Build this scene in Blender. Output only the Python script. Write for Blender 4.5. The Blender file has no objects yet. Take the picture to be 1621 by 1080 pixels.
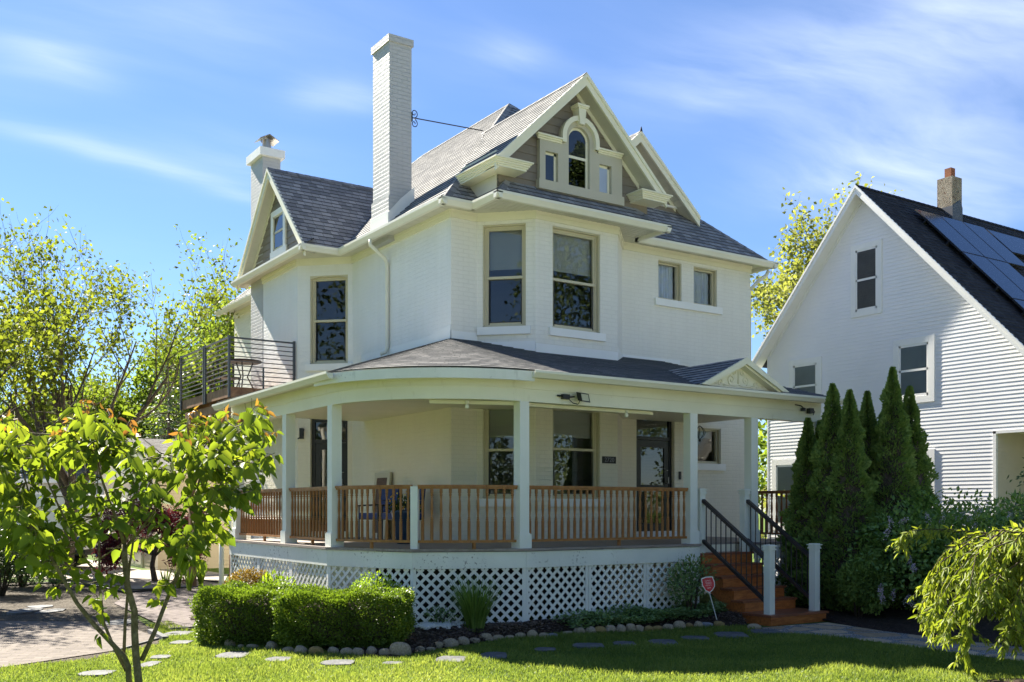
# Painted brick corner house with wraparound porch: everything is built from code
AIR, DUST, OZONE = 1.0, .05, 3.0
SKYTINT = (.62, .71, .87); SKYSTR = .052; SUNSTR = 5.0; EXPO = 1.95; CLOUDCOL = (5.6, 6.3, 8.0)
CLOUDS = [((1000, 160), (1640, 30), .30, .5), ((1260, 275), (1720, 185), .38, .5), ((1460, 70), (1720, -20), .34, .4), ((-80, 175), (420, 330), .075, .34), ((470, 168), (600, 150), .12, .38), ((690, 60), (830, 62), .10, .36), ((-20, 100), (150, 104), .16, .36), ((1240, 290), (1640, 330), .3, .42), ((180, 230), (520, 300), .3, .2), ((60, 40), (420, 10), .22, .2)]
import bpy, math, random
import numpy as np
from mathutils import Vector, Matrix
S = bpy.context.scene
COL = S.collection
RAD = math.radians
TH = RAD(34.0)
FW = (math.sin(TH), math.cos(TH)); RT = (math.cos(TH), -math.sin(TH))
CAM = (-14.5*FW[0]-.136*RT[0], -14.5*FW[1]-.136*RT[1], 1.57)
ZL = -.18                                      # lawn level (the porch deck is z = 1)

def W(l, d, z=0.0):                            # metres right of / ahead of the viewpoint -> world
    return Vector((CAM[0]+FW[0]*d+RT[0]*l, CAM[1]+FW[1]*d+RT[1]*l, z))
def G(px, py, z=ZL):                           # photo pixel -> point on a level surface
    d = (1.57-z)*1600.0/(py-805.0)
    return W((px-810.5)/1600.0*d, d, z)
def AT(px, py, d):                             # photo pixel at a known distance
    return W((px-810.5)/1600.0*d, d, 1.57+(805.0-py)/1600.0*d)

# ------------------------------------------------------------------ scene objects
ORG = {}
def link(o, parent=None):
    COL.objects.link(o)
    if parent is not None: o.parent = parent
    return o
def tag(o, label=None, cat=None, group=None, kind=None):
    if label: o['label'] = label
    if cat: o['category'] = cat
    if group: o['group'] = group
    if kind: o['kind'] = kind
    return o
def thing(name, loc, label, cat, group=None):
    o = bpy.data.objects.new(name, None); o.location = loc; o.empty_display_size = .2
    link(o); tag(o, label, cat, group); ORG[o.name] = Vector(loc)
    return o

class MB:
    def __init__(s): s.v = []; s.f = []; s.uv = []
    def face(s, pts, uv=None):
        i = len(s.v); s.v.extend([tuple(p) for p in pts]); s.f.append(tuple(range(i, i+len(pts)))); s.uv.append(uv)
    def mesh(s, verts, faces):
        i = len(s.v); s.v.extend([tuple(p) for p in verts])
        for f in faces: s.f.append(tuple(i+k for k in f)); s.uv.append(None)
    def obox(s, c, ux, uy, uz):
        c, ux, uy, uz = Vector(c), Vector(ux), Vector(uy), Vector(uz)
        vs = [c+ux*a+uy*b+uz*d for d in (-1, 1) for b in (-1, 1) for a in (-1, 1)]
        s.mesh(vs, [(0, 2, 3, 1), (4, 5, 7, 6), (0, 1, 5, 4), (2, 6, 7, 3), (0, 4, 6, 2), (1, 3, 7, 5)])
    def box(s, x0, x1, y0, y1, z0, z1):
        s.obox(((x0+x1)/2, (y0+y1)/2, (z0+z1)/2), ((x1-x0)/2, 0, 0), (0, (y1-y0)/2, 0), (0, 0, (z1-z0)/2))
    def bar(s, p, q, w, h, up=(0, 0, 1)):
        p, q = Vector(p), Vector(q); d = q-p; L = d.length; d.normalize()
        side = d.cross(Vector(up))
        if side.length < 1e-4: side = d.cross(Vector((1, 0, 0)))
        side.normalize(); u = side.cross(d)
        s.obox((p+q)/2, d*(L/2), side*(w/2), u*(h/2))
    def tube(s, pts, rad, n=6, cap=True):
        pts = [Vector(p) for p in pts]
        if not hasattr(rad, '__len__'): rad = [rad]*len(pts)
        base = len(s.v); ref = None
        for i, p in enumerate(pts):
            d = (pts[min(i+1, len(pts)-1)]-pts[max(i-1, 0)])
            if d.length < 1e-6: d = Vector((0, 0, 1))
            d.normalize()
            if ref is None: ref = Vector((0, 0, 1)) if abs(d.z) < .8 else Vector((1, 0, 0))
            a = d.cross(ref)
            if a.length < 1e-4: a = d.cross(Vector((0, 1, 0)))
            a.normalize(); b = a.cross(d); ref = b.copy() if b.length > .1 else ref
            for k in range(n):
                t = 2*math.pi*k/n
                s.v.append(tuple(p+(a*math.cos(t)+b*math.sin(t))*rad[i]))
        for i in range(len(pts)-1):
            for k in range(n):
                k2 = (k+1) % n
                s.f.append((base+i*n+k, base+i*n+k2, base+(i+1)*n+k2, base+(i+1)*n+k)); s.uv.append(None)
        if cap:
            s.f.append(tuple(base+k for k in range(n))[::-1]); s.uv.append(None)
            e = base+(len(pts)-1)*n
            s.f.append(tuple(e+k for k in range(n))); s.uv.append(None)
    def prism(s, pts, vec):
        pts = [Vector(p) for p in pts]; vec = Vector(vec); n = len(pts); i = len(s.v)
        s.v.extend([tuple(p) for p in pts]+[tuple(p+vec) for p in pts])
        s.f.append(tuple(range(i, i+n))); s.f.append(tuple(range(i+2*n-1, i+n-1, -1)))
        for k in range(n): s.f.append((i+k, i+n+k, i+n+(k+1) % n, i+(k+1) % n))
        s.uv.extend([None]*(n+2))
    def lathe(s, prof, c=(0, 0, 0), n=10):
        c = Vector(c); base = len(s.v)
        for r, z in prof:
            for k in range(n):
                t = 2*math.pi*k/n; s.v.append((c.x+r*math.cos(t), c.y+r*math.sin(t), c.z+z))
        for i in range(len(prof)-1):
            for k in range(n):
                k2 = (k+1) % n; s.f.append((base+i*n+k, base+i*n+k2, base+(i+1)*n+k2, base+(i+1)*n+k)); s.uv.append(None)
        s.f.append(tuple(base+k for k in range(n))[::-1]); e = base+(len(prof)-1)*n
        s.f.append(tuple(e+k for k in range(n))); s.uv.extend([None, None])
    def lapped(s, poly, expo, thick, up=None, out=None, seed=0, base=0.0):
        """courses of shingles / clapboards over a convex planar polygon: every course overlaps the one below"""
        P = [Vector(p) for p in poly]
        n = Vector((0, 0, 0))
        for i in range(len(P)): n += P[i].cross(P[(i+1) % len(P)])
        n.normalize()
        if out is not None:
            if n.dot(Vector(out)) < 0: n = -n
        elif n.z < 0: n = -n
        t = Vector((0, 0, 1)).cross(n)
        t = t.normalized() if t.length > 1e-4 else Vector((1, 0, 0))
        b = n.cross(t)
        if b.z < 0: b = -b; t = -t
        vs = [p.dot(b) for p in P]; v0 = min(vs)+base; v1 = max(vs)
        k = 0; nrm = n
        while v0+k*expo < v1-1e-5:
            lo, hi = v0+k*expo, min(v0+(k+1)*expo, v1)
            q = clip(clip(P, b, lo, 1), b, hi, -1)
            if len(q) >= 3:
                pts = []; uv = []
                for p in q:
                    f = (p.dot(b)-lo)/expo
                    pts.append(p+nrm*(thick*(1-f)+.002)); uv.append((p.dot(t)+seed*3.17, (k+min(max(f, 0.001), .999))*expo))
                s.face(pts, uv)
                low = [p for p in q if abs(p.dot(b)-lo) < 1e-4]
                if len(low) >= 2:
                    low.sort(key=lambda p: p.dot(t)); a, c = low[0], low[-1]
                    s.face([a-nrm*.004, c-nrm*.004, c+nrm*(thick+.002), a+nrm*(thick+.002)], [(a.dot(t), (k+.01)*expo), (c.dot(t), (k+.01)*expo), (c.dot(t), (k+.02)*expo), (a.dot(t), (k+.02)*expo)])
            k += 1
    def build(s, name, mat, parent=None, smooth=False, loc=None):
        o0 = Vector((0, 0, 0))
        if parent is not None: o0 = ORG.get(parent.name, o0)
        elif loc is not None: o0 = Vector(loc)
        me = bpy.data.meshes.new(name)
        V = [(x-o0.x, y-o0.y, z-o0.z) for x, y, z in s.v]
        me.from_pydata(V, [], s.f)
        ul = me.uv_layers.new(name='UVMap'); buf = np.zeros(len(me.loops)*2, dtype=np.float32); j = 0
        for f, uv in zip(s.f, s.uv):
            if uv is None:
                p = [Vector(s.v[i]) for i in f]; n = Vector((0, 0, 0))
                for i in range(len(p)): n += p[i].cross(p[(i+1) % len(p)])
                if n.length > 1e-12: n.normalize()
                if abs(n.z) > .95: t, b = Vector((1, 0, 0)), Vector((0, 1, 0))
                else:
                    t = Vector((0, 0, 1)).cross(n).normalized(); b = n.cross(t)
                for q in p: buf[j] = q.dot(t); buf[j+1] = q.dot(b); j += 2
            else:
                for a, b in uv: buf[j] = a; buf[j+1] = b; j += 2
        ul.data.foreach_set('uv', buf)
        if smooth: me.polygons.foreach_set('use_smooth', [True]*len(me.polygons))
        me.materials.append(mat)
        o = bpy.data.objects.new(name, me); link(o, parent)
        if parent is not None: ORG[o.name] = o0
        elif loc is not None: o.location = loc; ORG[o.name] = o0
        return o

def clip(P, b, lim, sgn):
    out = []
    for i in range(len(P)):
        p, q = P[i], P[(i+1) % len(P)]; a, c = sgn*(p.dot(b)-lim), sgn*(q.dot(b)-lim)
        if a >= -1e-9: out.append(p)
        if (a > 1e-9 and c < -1e-9) or (a < -1e-9 and c > 1e-9): out.append(p.lerp(q, a/(a-c)))
    return out
def clone(o, loc, rotz=None, parent=None, scale=None, label=None):
    c = o.copy(); COL.objects.link(c)
    if parent is not None: c.parent = parent
    c.location = loc
    if rotz is not None: c.rotation_euler = (0, 0, rotz)
    if scale: c.scale = scale
    if label: c['label'] = label
    return c
def clone_tree(o, loc, rotz, label=None):
    r = clone(o, loc, rotz, label=label)
    for ch in list(o.children):
        c = ch.copy(); COL.objects.link(c); c.parent = r
        for g in list(ch.children):
            d = g.copy(); COL.objects.link(d); d.parent = c
    return r
def text_mesh(body, size, M4, thick=.002):
    cu = bpy.data.curves.new('lettering', 'FONT'); cu.body = body; cu.size = size; cu.align_x = 'CENTER'; cu.align_y = 'CENTER'; cu.extrude = thick
    o = bpy.data.objects.new('lettering', cu); COL.objects.link(o)
    dg = bpy.context.evaluated_depsgraph_get(); me = bpy.data.meshes.new_from_object(o.evaluated_get(dg))
    bpy.data.objects.remove(o); me.transform(M4)
    mb = MB(); mb.mesh([tuple(v.co) for v in me.vertices], [tuple(p.vertices) for p in me.polygons])
    return mb

# ------------------------------------------------------------------ materials
def nodes(name):
    m = bpy.data.materials.new(name); m.use_nodes = True; nt = m.node_tree
    for n in list(nt.nodes): nt.nodes.remove(n)
    return m, nt, nt.nodes, nt.links
def N(nt, t, **k):
    n = nt.nodes.new(t)
    for a, b in k.items():
        if a in n.inputs: n.inputs[a].default_value = b
        else: setattr(n, a, b)
    return n
def c4(c): return (c[0], c[1], c[2], 1.0)
def mixc(nt, fac, a, b, blend='MIX'):
    n = nt.nodes.new('ShaderNodeMix'); n.data_type = 'RGBA'; n.blend_type = blend
    for sock, v in ((n.inputs[0], fac), (n.inputs[6], a), (n.inputs[7], b)):
        if isinstance(v, bpy.types.NodeSocket): nt.links.new(v, sock)
        elif isinstance(v, (tuple, list)): sock.default_value = c4(v)
        else: sock.default_value = v
    return n.outputs[2]
def ramp(nt, fac, stops):
    r = nt.nodes.new('ShaderNodeValToRGB'); e = r.color_ramp.elements
    while len(e) < len(stops): e.new(.5)
    for i, (p, c) in enumerate(stops): e[i].position = p; e[i].color = c4(c) if len(c) == 3 else c
    nt.links.new(fac, r.inputs[0]); return r.outputs[0]
def maprange(nt, v, a, b, c=0., d=1.):
    n = nt.nodes.new('ShaderNodeMapRange'); nt.links.new(v, n.inputs[0])
    for i, x in zip((1, 2, 3, 4), (a, b, c, d)): n.inputs[i].default_value = x
    return n.outputs[0]
def noise(nt, vec, scale, detail=4., rough=.55, dist=0.):
    n = N(nt, 'ShaderNodeTexNoise', Scale=scale, Detail=detail, Roughness=rough, Distortion=dist)
    if vec is not None: nt.links.new(vec, n.inputs['Vector'])
    return n.outputs[0]
def mapping(nt, vec, scale=(1, 1, 1), rot=(0, 0, 0), loc=(0, 0, 0)):
    n = nt.nodes.new('ShaderNodeMapping'); nt.links.new(vec, n.inputs[0])
    n.inputs['Scale'].default_value = scale; n.inputs['Rotation'].default_value = rot; n.inputs['Location'].default_value = loc
    return n.outputs[0]
def coord(nt, which='Object'): return nt.nodes.new('ShaderNodeTexCoord').outputs[which]
def bump(nt, h, strength=.5, dist=.01, prev=None):
    b = N(nt, 'ShaderNodeBump', Strength=strength, Distance=dist); nt.links.new(h, b.inputs['Height'])
    if prev is not None: nt.links.new(prev, b.inputs['Normal'])
    return b.outputs[0]
def principled(nt, col, rough=.6, normal=None, spec=.5, metal=0.):
    p = nt.nodes.new('ShaderNodeBsdfPrincipled'); out = nt.nodes.new('ShaderNodeOutputMaterial')
    if isinstance(col, bpy.types.NodeSocket): nt.links.new(col, p.inputs['Base Color'])
    else: p.inputs['Base Color'].default_value = c4(col)
    if isinstance(rough, bpy.types.NodeSocket): nt.links.new(rough, p.inputs['Roughness'])
    else: p.inputs['Roughness'].default_value = rough
    p.inputs['Specular IOR Level'].default_value = spec; p.inputs['Metallic'].default_value = metal
    if normal is not None: nt.links.new(normal, p.inputs['Normal'])
    nt.links.new(p.outputs[0], out.inputs[0]); return p

def m_paint(name, col, rough=.5, var=.10, scale=1.5, dirt=.0, bumpd=.002, grain=30., spec=.4, dirtcol=(.25, .2, .12), chips=0.):
    m, nt, _, _ = nodes(name); oc = coord(nt)
    n1 = noise(nt, oc, scale, 5.); dark = tuple(c*(1-var) for c in col); lite = tuple(min(1, c*(1+var*.6)) for c in col)
    c = ramp(nt, n1, [(.3, dark), (.7, lite)])
    if dirt:
        d = noise(nt, mapping(nt, oc, (7, 7, 3)), 1.0, 6., .65)
        c = mixc(nt, maprange(nt, d, .60, .78, 0, dirt), c, dirtcol)
    if chips:
        ck = mixc(nt, maprange(nt, noise(nt, oc, 26., 3., .6), .60, .63), (0., 0., 0.), maprange(nt, noise(nt, oc, 1.7, 3.), .54, .68, 0, chips)); c = mixc(nt, ck, c, (.13, .10, .075))
    g = noise(nt, oc, grain, 3.)
    principled(nt, c, rough, bump(nt, g, .5, bumpd), spec); return m
def m_brickpaint(name, col, depth=.006, rough=.55, stucco=.004, con=.11):
    m, nt, _, _ = nodes(name); uv = coord(nt, 'UV'); oc = coord(nt)
    wob = noise(nt, oc, 3.0, 3.); 
    vadd = nt.nodes.new('ShaderNodeVectorMath'); vadd.operation = 'MULTIPLY_ADD'
    nt.links.new(wob, vadd.inputs[0]); vadd.inputs[1].default_value = (.012, .02, 0); nt.links.new(uv, vadd.inputs[2])
    b = N(nt, 'ShaderNodeTexBrick', Scale=1.0); nt.links.new(vadd.outputs[0], b.inputs['Vector'])
    b.inputs['Brick Width'].default_value = .215; b.inputs['Row Height'].default_value = .074
    b.inputs['Mortar Size'].default_value = .007; b.inputs['Mortar Smooth'].default_value = .6; b.inputs['Bias'].default_value = 0.
    b.inputs['Color1'].default_value = (.85, .85, .85, 1); b.inputs['Color2'].default_value = (1, 1, 1, 1); b.inputs['Mortar'].default_value = (.35, .35, .35, 1)
    n1 = noise(nt, oc, .8, 6., .6); n2 = noise(nt, mapping(nt, uv, (1., 3.2, 1.)), 5., 7., .7)
    c = ramp(nt, n1, [(.3, tuple(x*.93 for x in col)), (.7, col)])
    c = mixc(nt, con, c, b.outputs['Color'], 'MULTIPLY')
    st = noise(nt, mapping(nt, uv, (5.5, .35, 1.)), 1.0, 5., .6); c = mixc(nt, 1., c, ramp(nt, st, [(.3, (.965, .962, .955)), (.6, (1., 1., 1.))]), 'MULTIPLY')
    spots = maprange(nt, noise(nt, oc, 22., 2.), .76, .82, 0, .5)
    c = mixc(nt, spots, c, (.5, .48, .4))
    h1 = bump(nt, b.outputs['Color'], .9, depth); h2 = bump(nt, n2, .6, stucco, h1)
    principled(nt, c, rough, h2, .35); return m
def m_shingle(name, ca, cb, expo, tab=.17, rough=.9):
    m, nt, _, _ = nodes(name); uv = coord(nt, 'UV'); oc = coord(nt)
    b = N(nt, 'ShaderNodeTexBrick', Scale=1.0, offset=.37, squash=1.3, squash_frequency=3); nt.links.new(uv, b.inputs['Vector'])
    b.inputs['Brick Width'].default_value = tab; b.inputs['Row Height'].default_value = expo
    b.inputs['Mortar Size'].default_value = .004; b.inputs['Mortar Smooth'].default_value = .1
    b.inputs['Color1'].default_value = c4(ca); b.inputs['Color2'].default_value = c4(cb); b.inputs['Mortar'].default_value = c4(tuple(x*.45 for x in ca))
    n1 = noise(nt, oc, 1.1, 5.); c = mixc(nt, .35, b.outputs['Color'], ramp(nt, n1, [(.3, (.74, .74, .76)), (.7, (1.12, 1.10, 1.08))]), 'MULTIPLY')
    g = noise(nt, oc, 160., 2.); c = mixc(nt, .5, c, ramp(nt, g, [(.3, (.6, .6, .6)), (.7, (1.4, 1.4, 1.4))]), 'MULTIPLY')
    h = bump(nt, b.outputs['Fac'], .6, -.006); h = bump(nt, b.outputs['Color'], .7, .012, h); h = bump(nt, g, .5, .003, h)
    principled(nt, c, rough, h, .2); return m
def m_wood(name, ca, cb, rough=.55, scale=(3, 3, 25), bumpd=.002, spec=.35):
    m, nt, _, _ = nodes(name); oc = coord(nt)
    n1 = noise(nt, mapping(nt, oc, scale), 2.0, 6., .6, .6); n2 = noise(nt, oc, 2.3, 3.)
    c = ramp(nt, n1, [(.3, ca), (.72, cb)]); c = mixc(nt, .3, c, ramp(nt, n2, [(.3, (.65, .65, .65)), (.7, (1.15, 1.15, 1.15))]), 'MULTIPLY')
    principled(nt, c, rough, bump(nt, n1, .6, bumpd), spec); return m
def m_simple(name, col, rough=.5, metal=0., spec=.5, var=.12):
    m, nt, _, _ = nodes(name); oc = coord(nt); n1 = noise(nt, oc, 4., 4.)
    c = ramp(nt, n1, [(.3, tuple(x*(1-var) for x in col)), (.7, tuple(min(1, x*(1+var)) for x in col))])
    principled(nt, c, rough, bump(nt, noise(nt, oc, 60., 2.), .3, .001), spec, metal); return m
def m_glass(name, tint=(.85, .9, .92), ior=1.75):
    m, nt, _, _ = nodes(name); oc = coord(nt); out = nt.nodes.new('ShaderNodeOutputMaterial')
    gl = N(nt, 'ShaderNodeBsdfGlossy', Roughness=.0); gl.inputs['Color'].default_value = (1, 1, 1, 1)
    tr = nt.nodes.new('ShaderNodeBsdfTransparent'); tr.inputs['Color'].default_value = c4(tint)
    fr = N(nt, 'ShaderNodeFresnel', IOR=ior); mx = nt.nodes.new('ShaderNodeMixShader')
    nb = bump(nt, noise(nt, oc, 1.2, 1.), .05, .02); nt.links.new(nb, gl.inputs['Normal'])
    nt.links.new(fr.outputs[0], mx.inputs[0]); nt.links.new(tr.outputs[0], mx.inputs[1]); nt.links.new(gl.outputs[0], mx.inputs[2]); nt.links.new(mx.outputs[0], out.inputs[0])
    return m
def m_leaf(name, cols, trans=.45, tcol=None, rough=.45, spec=.3, nscale=.6, gain=1.6):
    """cols: dark, mid, light leaf colours, picked per leaf and per clump"""
    m, nt, _, _ = nodes(name); out = nt.nodes.new('ShaderNodeOutputMaterial'); cols = [tuple(min(.9, x*gain) for x in c) for c in cols]
    geo = nt.nodes.new('ShaderNodeNewGeometry'); oc = coord(nt)
    f = nt.nodes.new('ShaderNodeMath'); f.operation = 'MULTIPLY_ADD'; f.inputs[1].default_value = .62
    nt.links.new(geo.outputs['Random Per Island'], f.inputs[0])
    nt.links.new(maprange(nt, noise(nt, oc, nscale, 3.), .3, .7, -.1, .48), f.inputs[2])
    st = [(i/(len(cols)-1), c) for i, c in enumerate(cols)]
    c = ramp(nt, f.outputs[0], st)
    p = nt.nodes.new('ShaderNodeBsdfPrincipled'); nt.links.new(c, p.inputs['Base Color']); p.inputs['Roughness'].default_value = rough; p.inputs['Specular IOR Level'].default_value = spec
    t = nt.nodes.new('ShaderNodeBsdfTranslucent'); tc = mixc(nt, 1.0, c, tcol or (1.25, 1.3, .5), 'MULTIPLY'); nt.links.new(tc, t.inputs['Color'])
    mx = nt.nodes.new('ShaderNodeMixShader'); mx.inputs[0].default_value = trans
    nt.links.new(p.outputs[0], mx.inputs[1]); nt.links.new(t.outputs[0], mx.inputs[2]); nt.links.new(mx.outputs[0], out.inputs[0]); return m
def m_ground(name, ca, cb, scale=3., fine=60., bumpd=.02, rough=.95, cc=None):
    m, nt, _, _ = nodes(name); oc = coord(nt)
    n1 = noise(nt, oc, scale, 6., .6); n2 = noise(nt, oc, fine, 4., .7)
    c = ramp(nt, n1, [(.3, ca), (.7, cb)]); c = mixc(nt, .7, c, ramp(nt, n2, [(.3, (.5, .5, .5)), (.7, (1.5, 1.5, 1.5))]), 'MULTIPLY')
    if cc: c = mixc(nt, maprange(nt, noise(nt, oc, fine*.6, 2.), .62, .68), c, cc)
    principled(nt, c, rough, bump(nt, n2, .9, bumpd), .15); return m
def m_paver(name, ca, cb, bw, rh, mortar=.008, mort=(.12, .1, .07), rot=0., rough=.85, off=.5):
    m, nt, _, _ = nodes(name); oc = coord(nt)
    b = N(nt, 'ShaderNodeTexBrick', Scale=1.0, offset=off); nt.links.new(mapping(nt, oc, rot=(0, 0, rot)), b.inputs['Vector'])
    b.inputs['Brick Width'].default_value = bw; b.inputs['Row Height'].default_value = rh; b.inputs['Mortar Size'].default_value = mortar; b.inputs['Mortar Smooth'].default_value = .2
    b.inputs['Color1'].default_value = c4(ca); b.inputs['Color2'].default_value = c4(cb); b.inputs['Mortar'].default_value = c4(mort)
    n2 = noise(nt, oc, 5., 6., .65); c = mixc(nt, .6, b.outputs['Color'], ramp(nt, n2, [(.3, (.6, .58, .55)), (.7, (1.25, 1.25, 1.25))]), 'MULTIPLY')
    h = bump(nt, b.outputs['Fac'], .8, -.008); h = bump(nt, noise(nt, oc, 40., 4.), .6, .004, h)
    principled(nt, c, rough, h, .25); return m

M = dict(
 brick=m_brickpaint('painted_brick', (.86, .84, .76)),
 lowbrick=m_brickpaint('bounce_tinted_brick', (.85, .80, .66)),  # warm bounce light under the porch put into the wall colour
 rough=m_brickpaint('painted_rough_brick', (.86, .855, .83), depth=.004, stucco=.022, con=.03),
 lowrough=m_brickpaint('bounce_tinted_rough_brick', (.85, .79, .64), depth=.004, stucco=.022, con=.03),
 chim=m_brickpaint('chimney_brick', (.52, .52, .52), depth=.013, stucco=.012, con=.05),
 cream=m_paint('cream_trim', (.82, .79, .62), .45, .06, 1.2, .10),
 beam=m_paint('porch_beam_paint', (.83, .80, .63), .45, .07, 1.0, .28, dirtcol=(.36, .27, .10)),
 post=m_paint('porch_post_paint', (.80, .81, .74), .45, .05, 1.2, .06),
 fascia=m_paint('skirt_board_paint', (.79, .80, .73), .55, .10, 1.4, .35, dirtcol=(.22, .24, .19), chips=.85),
 gut=m_paint('gutter_paint', (.80, .78, .66), .35, .05, 1.5, .05),
 case=m_paint('window_casing_paint', (.58, .53, .37), .45, .06),
 taupe=m_paint('taupe_siding', (.215, .185, .145), .55, .1),
 taupe2=m_paint('taupe_trim', (.50, .47, .37), .5, .06),
 soffit=m_paint('soffit_vinyl', (.62, .60, .50), .5, .06),
 white=m_paint('white_paint', (.86, .855, .82), .45, .05),
 siding=m_paint('white_vinyl_siding', (.84, .84, .85), .45, .05, .6),
 beige=m_paint('beige_siding', (.50, .42, .30), .55, .08),
 shing=m_shingle('grey_shingles', (.18, .185, .192), (.36, .358, .352), .142),
 dshing=m_shingle('dark_shingles', (.022, .024, .03), (.05, .053, .062), .14),
 gshing=m_shingle('garage_shingles', (.2, .19, .18), (.3, .29, .28), .14),
 cedar=m_wood('cedar_rail', (.25, .10, .028), (.45, .215, .068), .5, (6, 6, 3)),
 cedar2=m_wood('stained_rail', (.20, .08, .035), (.38, .17, .07), .5, (6, 6, 3)),
 stain=m_wood('stained_stair', (.32, .085, .022), (.62, .215, .06), .32, (3, 14, 14), spec=.5),
 tread=m_wood('stair_tread', (.19, .06, .032), (.36, .125, .06), .4, (3, 20, 20), spec=.5),
 deck=m_wood('porch_deck_boards', (.22, .18, .155), (.38, .32, .28), .6, (2, 14, 14)),
 timber=m_wood('balcony_timber', (.20, .10, .055), (.42, .24, .14), .65, (3, 3, 3)),
 darkrail=m_simple('dark_bronze_rail', (.035, .027, .027), .4),
 steel=m_simple('grey_steel_rail', (.085, .09, .095), .4, .3),
 black=m_simple('black_metal', (.018, .018, .02), .45),
 door=m_paint('black_door', (.017, .018, .023), .35, .15),
 glass=m_glass('window_glass'),
 nglass=m_glass('neighbour_glass', (.85, .9, .92), 1.3),
 blind=m_paint('window_shade', (.48, .47, .42), .8, .05),
 curtain=m_paint('white_curtain', (.7, .72, .8), .8, .1),
 screen=m_simple('insect_screen', (.03, .034, .042), .7),
 dusk=m_simple('painted_dim_interior', (.075, .09, .105), .8),
 lat=m_paint('lattice_paint', (.82, .82, .76), .5, .08, 2., .08),
 concrete=m_ground('concrete', (.25, .22, .185), (.34, .31, .265), 1.2, 45., .003, .85),
 road=m_ground('pale_bounce_road', (.46, .44, .41), (.56, .54, .50), .6, 45., .003, .85),
 patio=m_paver('brick_pavers', (.105, .085, .074), (.17, .14, .12), .21, .11, rot=.35),
 walk=m_paver('walkway_pavers', (.11, .085, .085), (.165, .135, .13), .22, .11, rot=-.55),
 slate=m_ground('slate', (.085, .09, .095), (.165, .165, .165), 4., 35., .006, .7),
 flag=m_ground('flagstone', (.21, .19, .165), (.36, .33, .29), 3., 30., .008, .8),
 mulch=m_ground('mulch', (.035, .024, .018), (.085, .06, .045), 6., 55., .05, .95, (.16, .12, .09)),
 gravel=m_ground('gravel', (.055, .045, .032), (.15, .125, .095), 2.2, 60., .05, .9, (.30, .27, .23)),
 soil=m_ground('lawn_soil', (.06, .10, .015), (.11, .17, .025), 2., 50., .03, .95),
 rock=m_ground('fieldstone', (.36, .27, .165), (.66, .55, .40), 5., 22., .02, .85),
 rock2=m_ground('ochre_fieldstone', (.36, .24, .09), (.50, .36, .16), 5., 22., .02, .85),
 rock3=m_ground('grey_fieldstone', (.24, .25, .27), (.38, .39, .41), 5., 22., .02, .85),
 bark=m_ground('bark', (.055, .042, .032), (.14, .11, .085), 8., 30., .03, .9),
 barkg=m_ground('young_bark', (.10, .085, .045), (.24, .21, .13), 14., 50., .01, .8),
 navy=m_simple('navy_cushion', (.03, .055, .16), .85),
 blue=m_simple('blue_plastic', (.012, .05, .34), .45),
 van=m_paint('white_van_paint', (.72, .73, .75), .25, .03),
 tyre=m_simple('tyre_rubber', (.02, .02, .02), .8),
 rim=m_simple('wheel_rim', (.35, .27, .18), .4, .6),
 solar=m_simple('solar_cell', (.012, .02, .05), .12, 0., .8),
 solarf=m_simple('solar_frame', (.02, .02, .022), .4),
 clay=m_paint('clay_flue', (.30, .11, .05), .8, .2, 6.),
 oldbrick=m_ground('weathered_mortar', (.22, .18, .13), (.36, .32, .25), 5., 26., .03, .9, (.12, .06, .04)),
 red=m_simple('sign_red', (.62, .035, .05), .4),
 brown=m_wood('brown_panel', (.09, .045, .022), (.16, .085, .045), .6),
 pot=m_simple('blue_glazed_pot', (.02, .05, .09), .3),
 galv=m_simple('galvanised_steel', (.38, .36, .33), .4, .7),
)
# ================================================================== THE HOUSE
house = thing('house', (4.2, 8.0, ZL), 'white painted brick house with grey shingled gables and a wraparound porch', 'house')
def part(mb, name, mat, parent=None, smooth=False): return mb.build(name, M[mat] if isinstance(mat, str) else mat, parent or house, smooth)

class Fr:                                   # a wall's own frame: s along it, o outwards, z up
    def __init__(s, a, b):
        s.a = Vector((a[0], a[1], 0)); d = Vector((b[0]-a[0], b[1]-a[1], 0)); s.L = d.length; s.d = d.normalized(); s.n = Vector((s.d.y, -s.d.x, 0))
    def p(s, t, o, z): return s.a+s.d*t+s.n*o+Vector((0, 0, z))
    def box(s, mb, s0, s1, o0, o1, z0, z1):
        mb.obox(s.p((s0+s1)/2, (o0+o1)/2, (z0+z1)/2), s.d*((s1-s0)/2), s.n*((o1-o0)/2), Vector((0, 0, (z1-z0)/2)))
def wall_seg(mb, fr, z0, z1, holes=(), reveal=.15):
    ss = sorted({0., fr.L}|{h[0] for h in holes}|{h[1] for h in holes}); zs = sorted({z0, z1}|{h[2] for h in holes}|{h[3] for h in holes})
    for i in range(len(ss)-1):
        for j in range(len(zs)-1):
            cs, cz = (ss[i]+ss[i+1])/2, (zs[j]+zs[j+1])/2
            if any(h[0] < cs < h[1] and h[2] < cz < h[3] for h in holes): continue
            mb.face([fr.p(ss[i], 0, zs[j]), fr.p(ss[i+1], 0, zs[j]), fr.p(ss[i+1], 0, zs[j+1]), fr.p(ss[i], 0, zs[j+1])])
    for a, b, c, d in holes:
        for q in (((a, c), (a, d)), ((b, d), (b, c)), ((a, d), (b, d)), ((b, c), (a, c))):
            mb.face([fr.p(q[0][0], 0, q[0][1]), fr.p(q[1][0], 0, q[1][1]), fr.p(q[1][0], -reveal, q[1][1]), fr.p(q[0][0], -reveal, q[0][1])])
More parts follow.
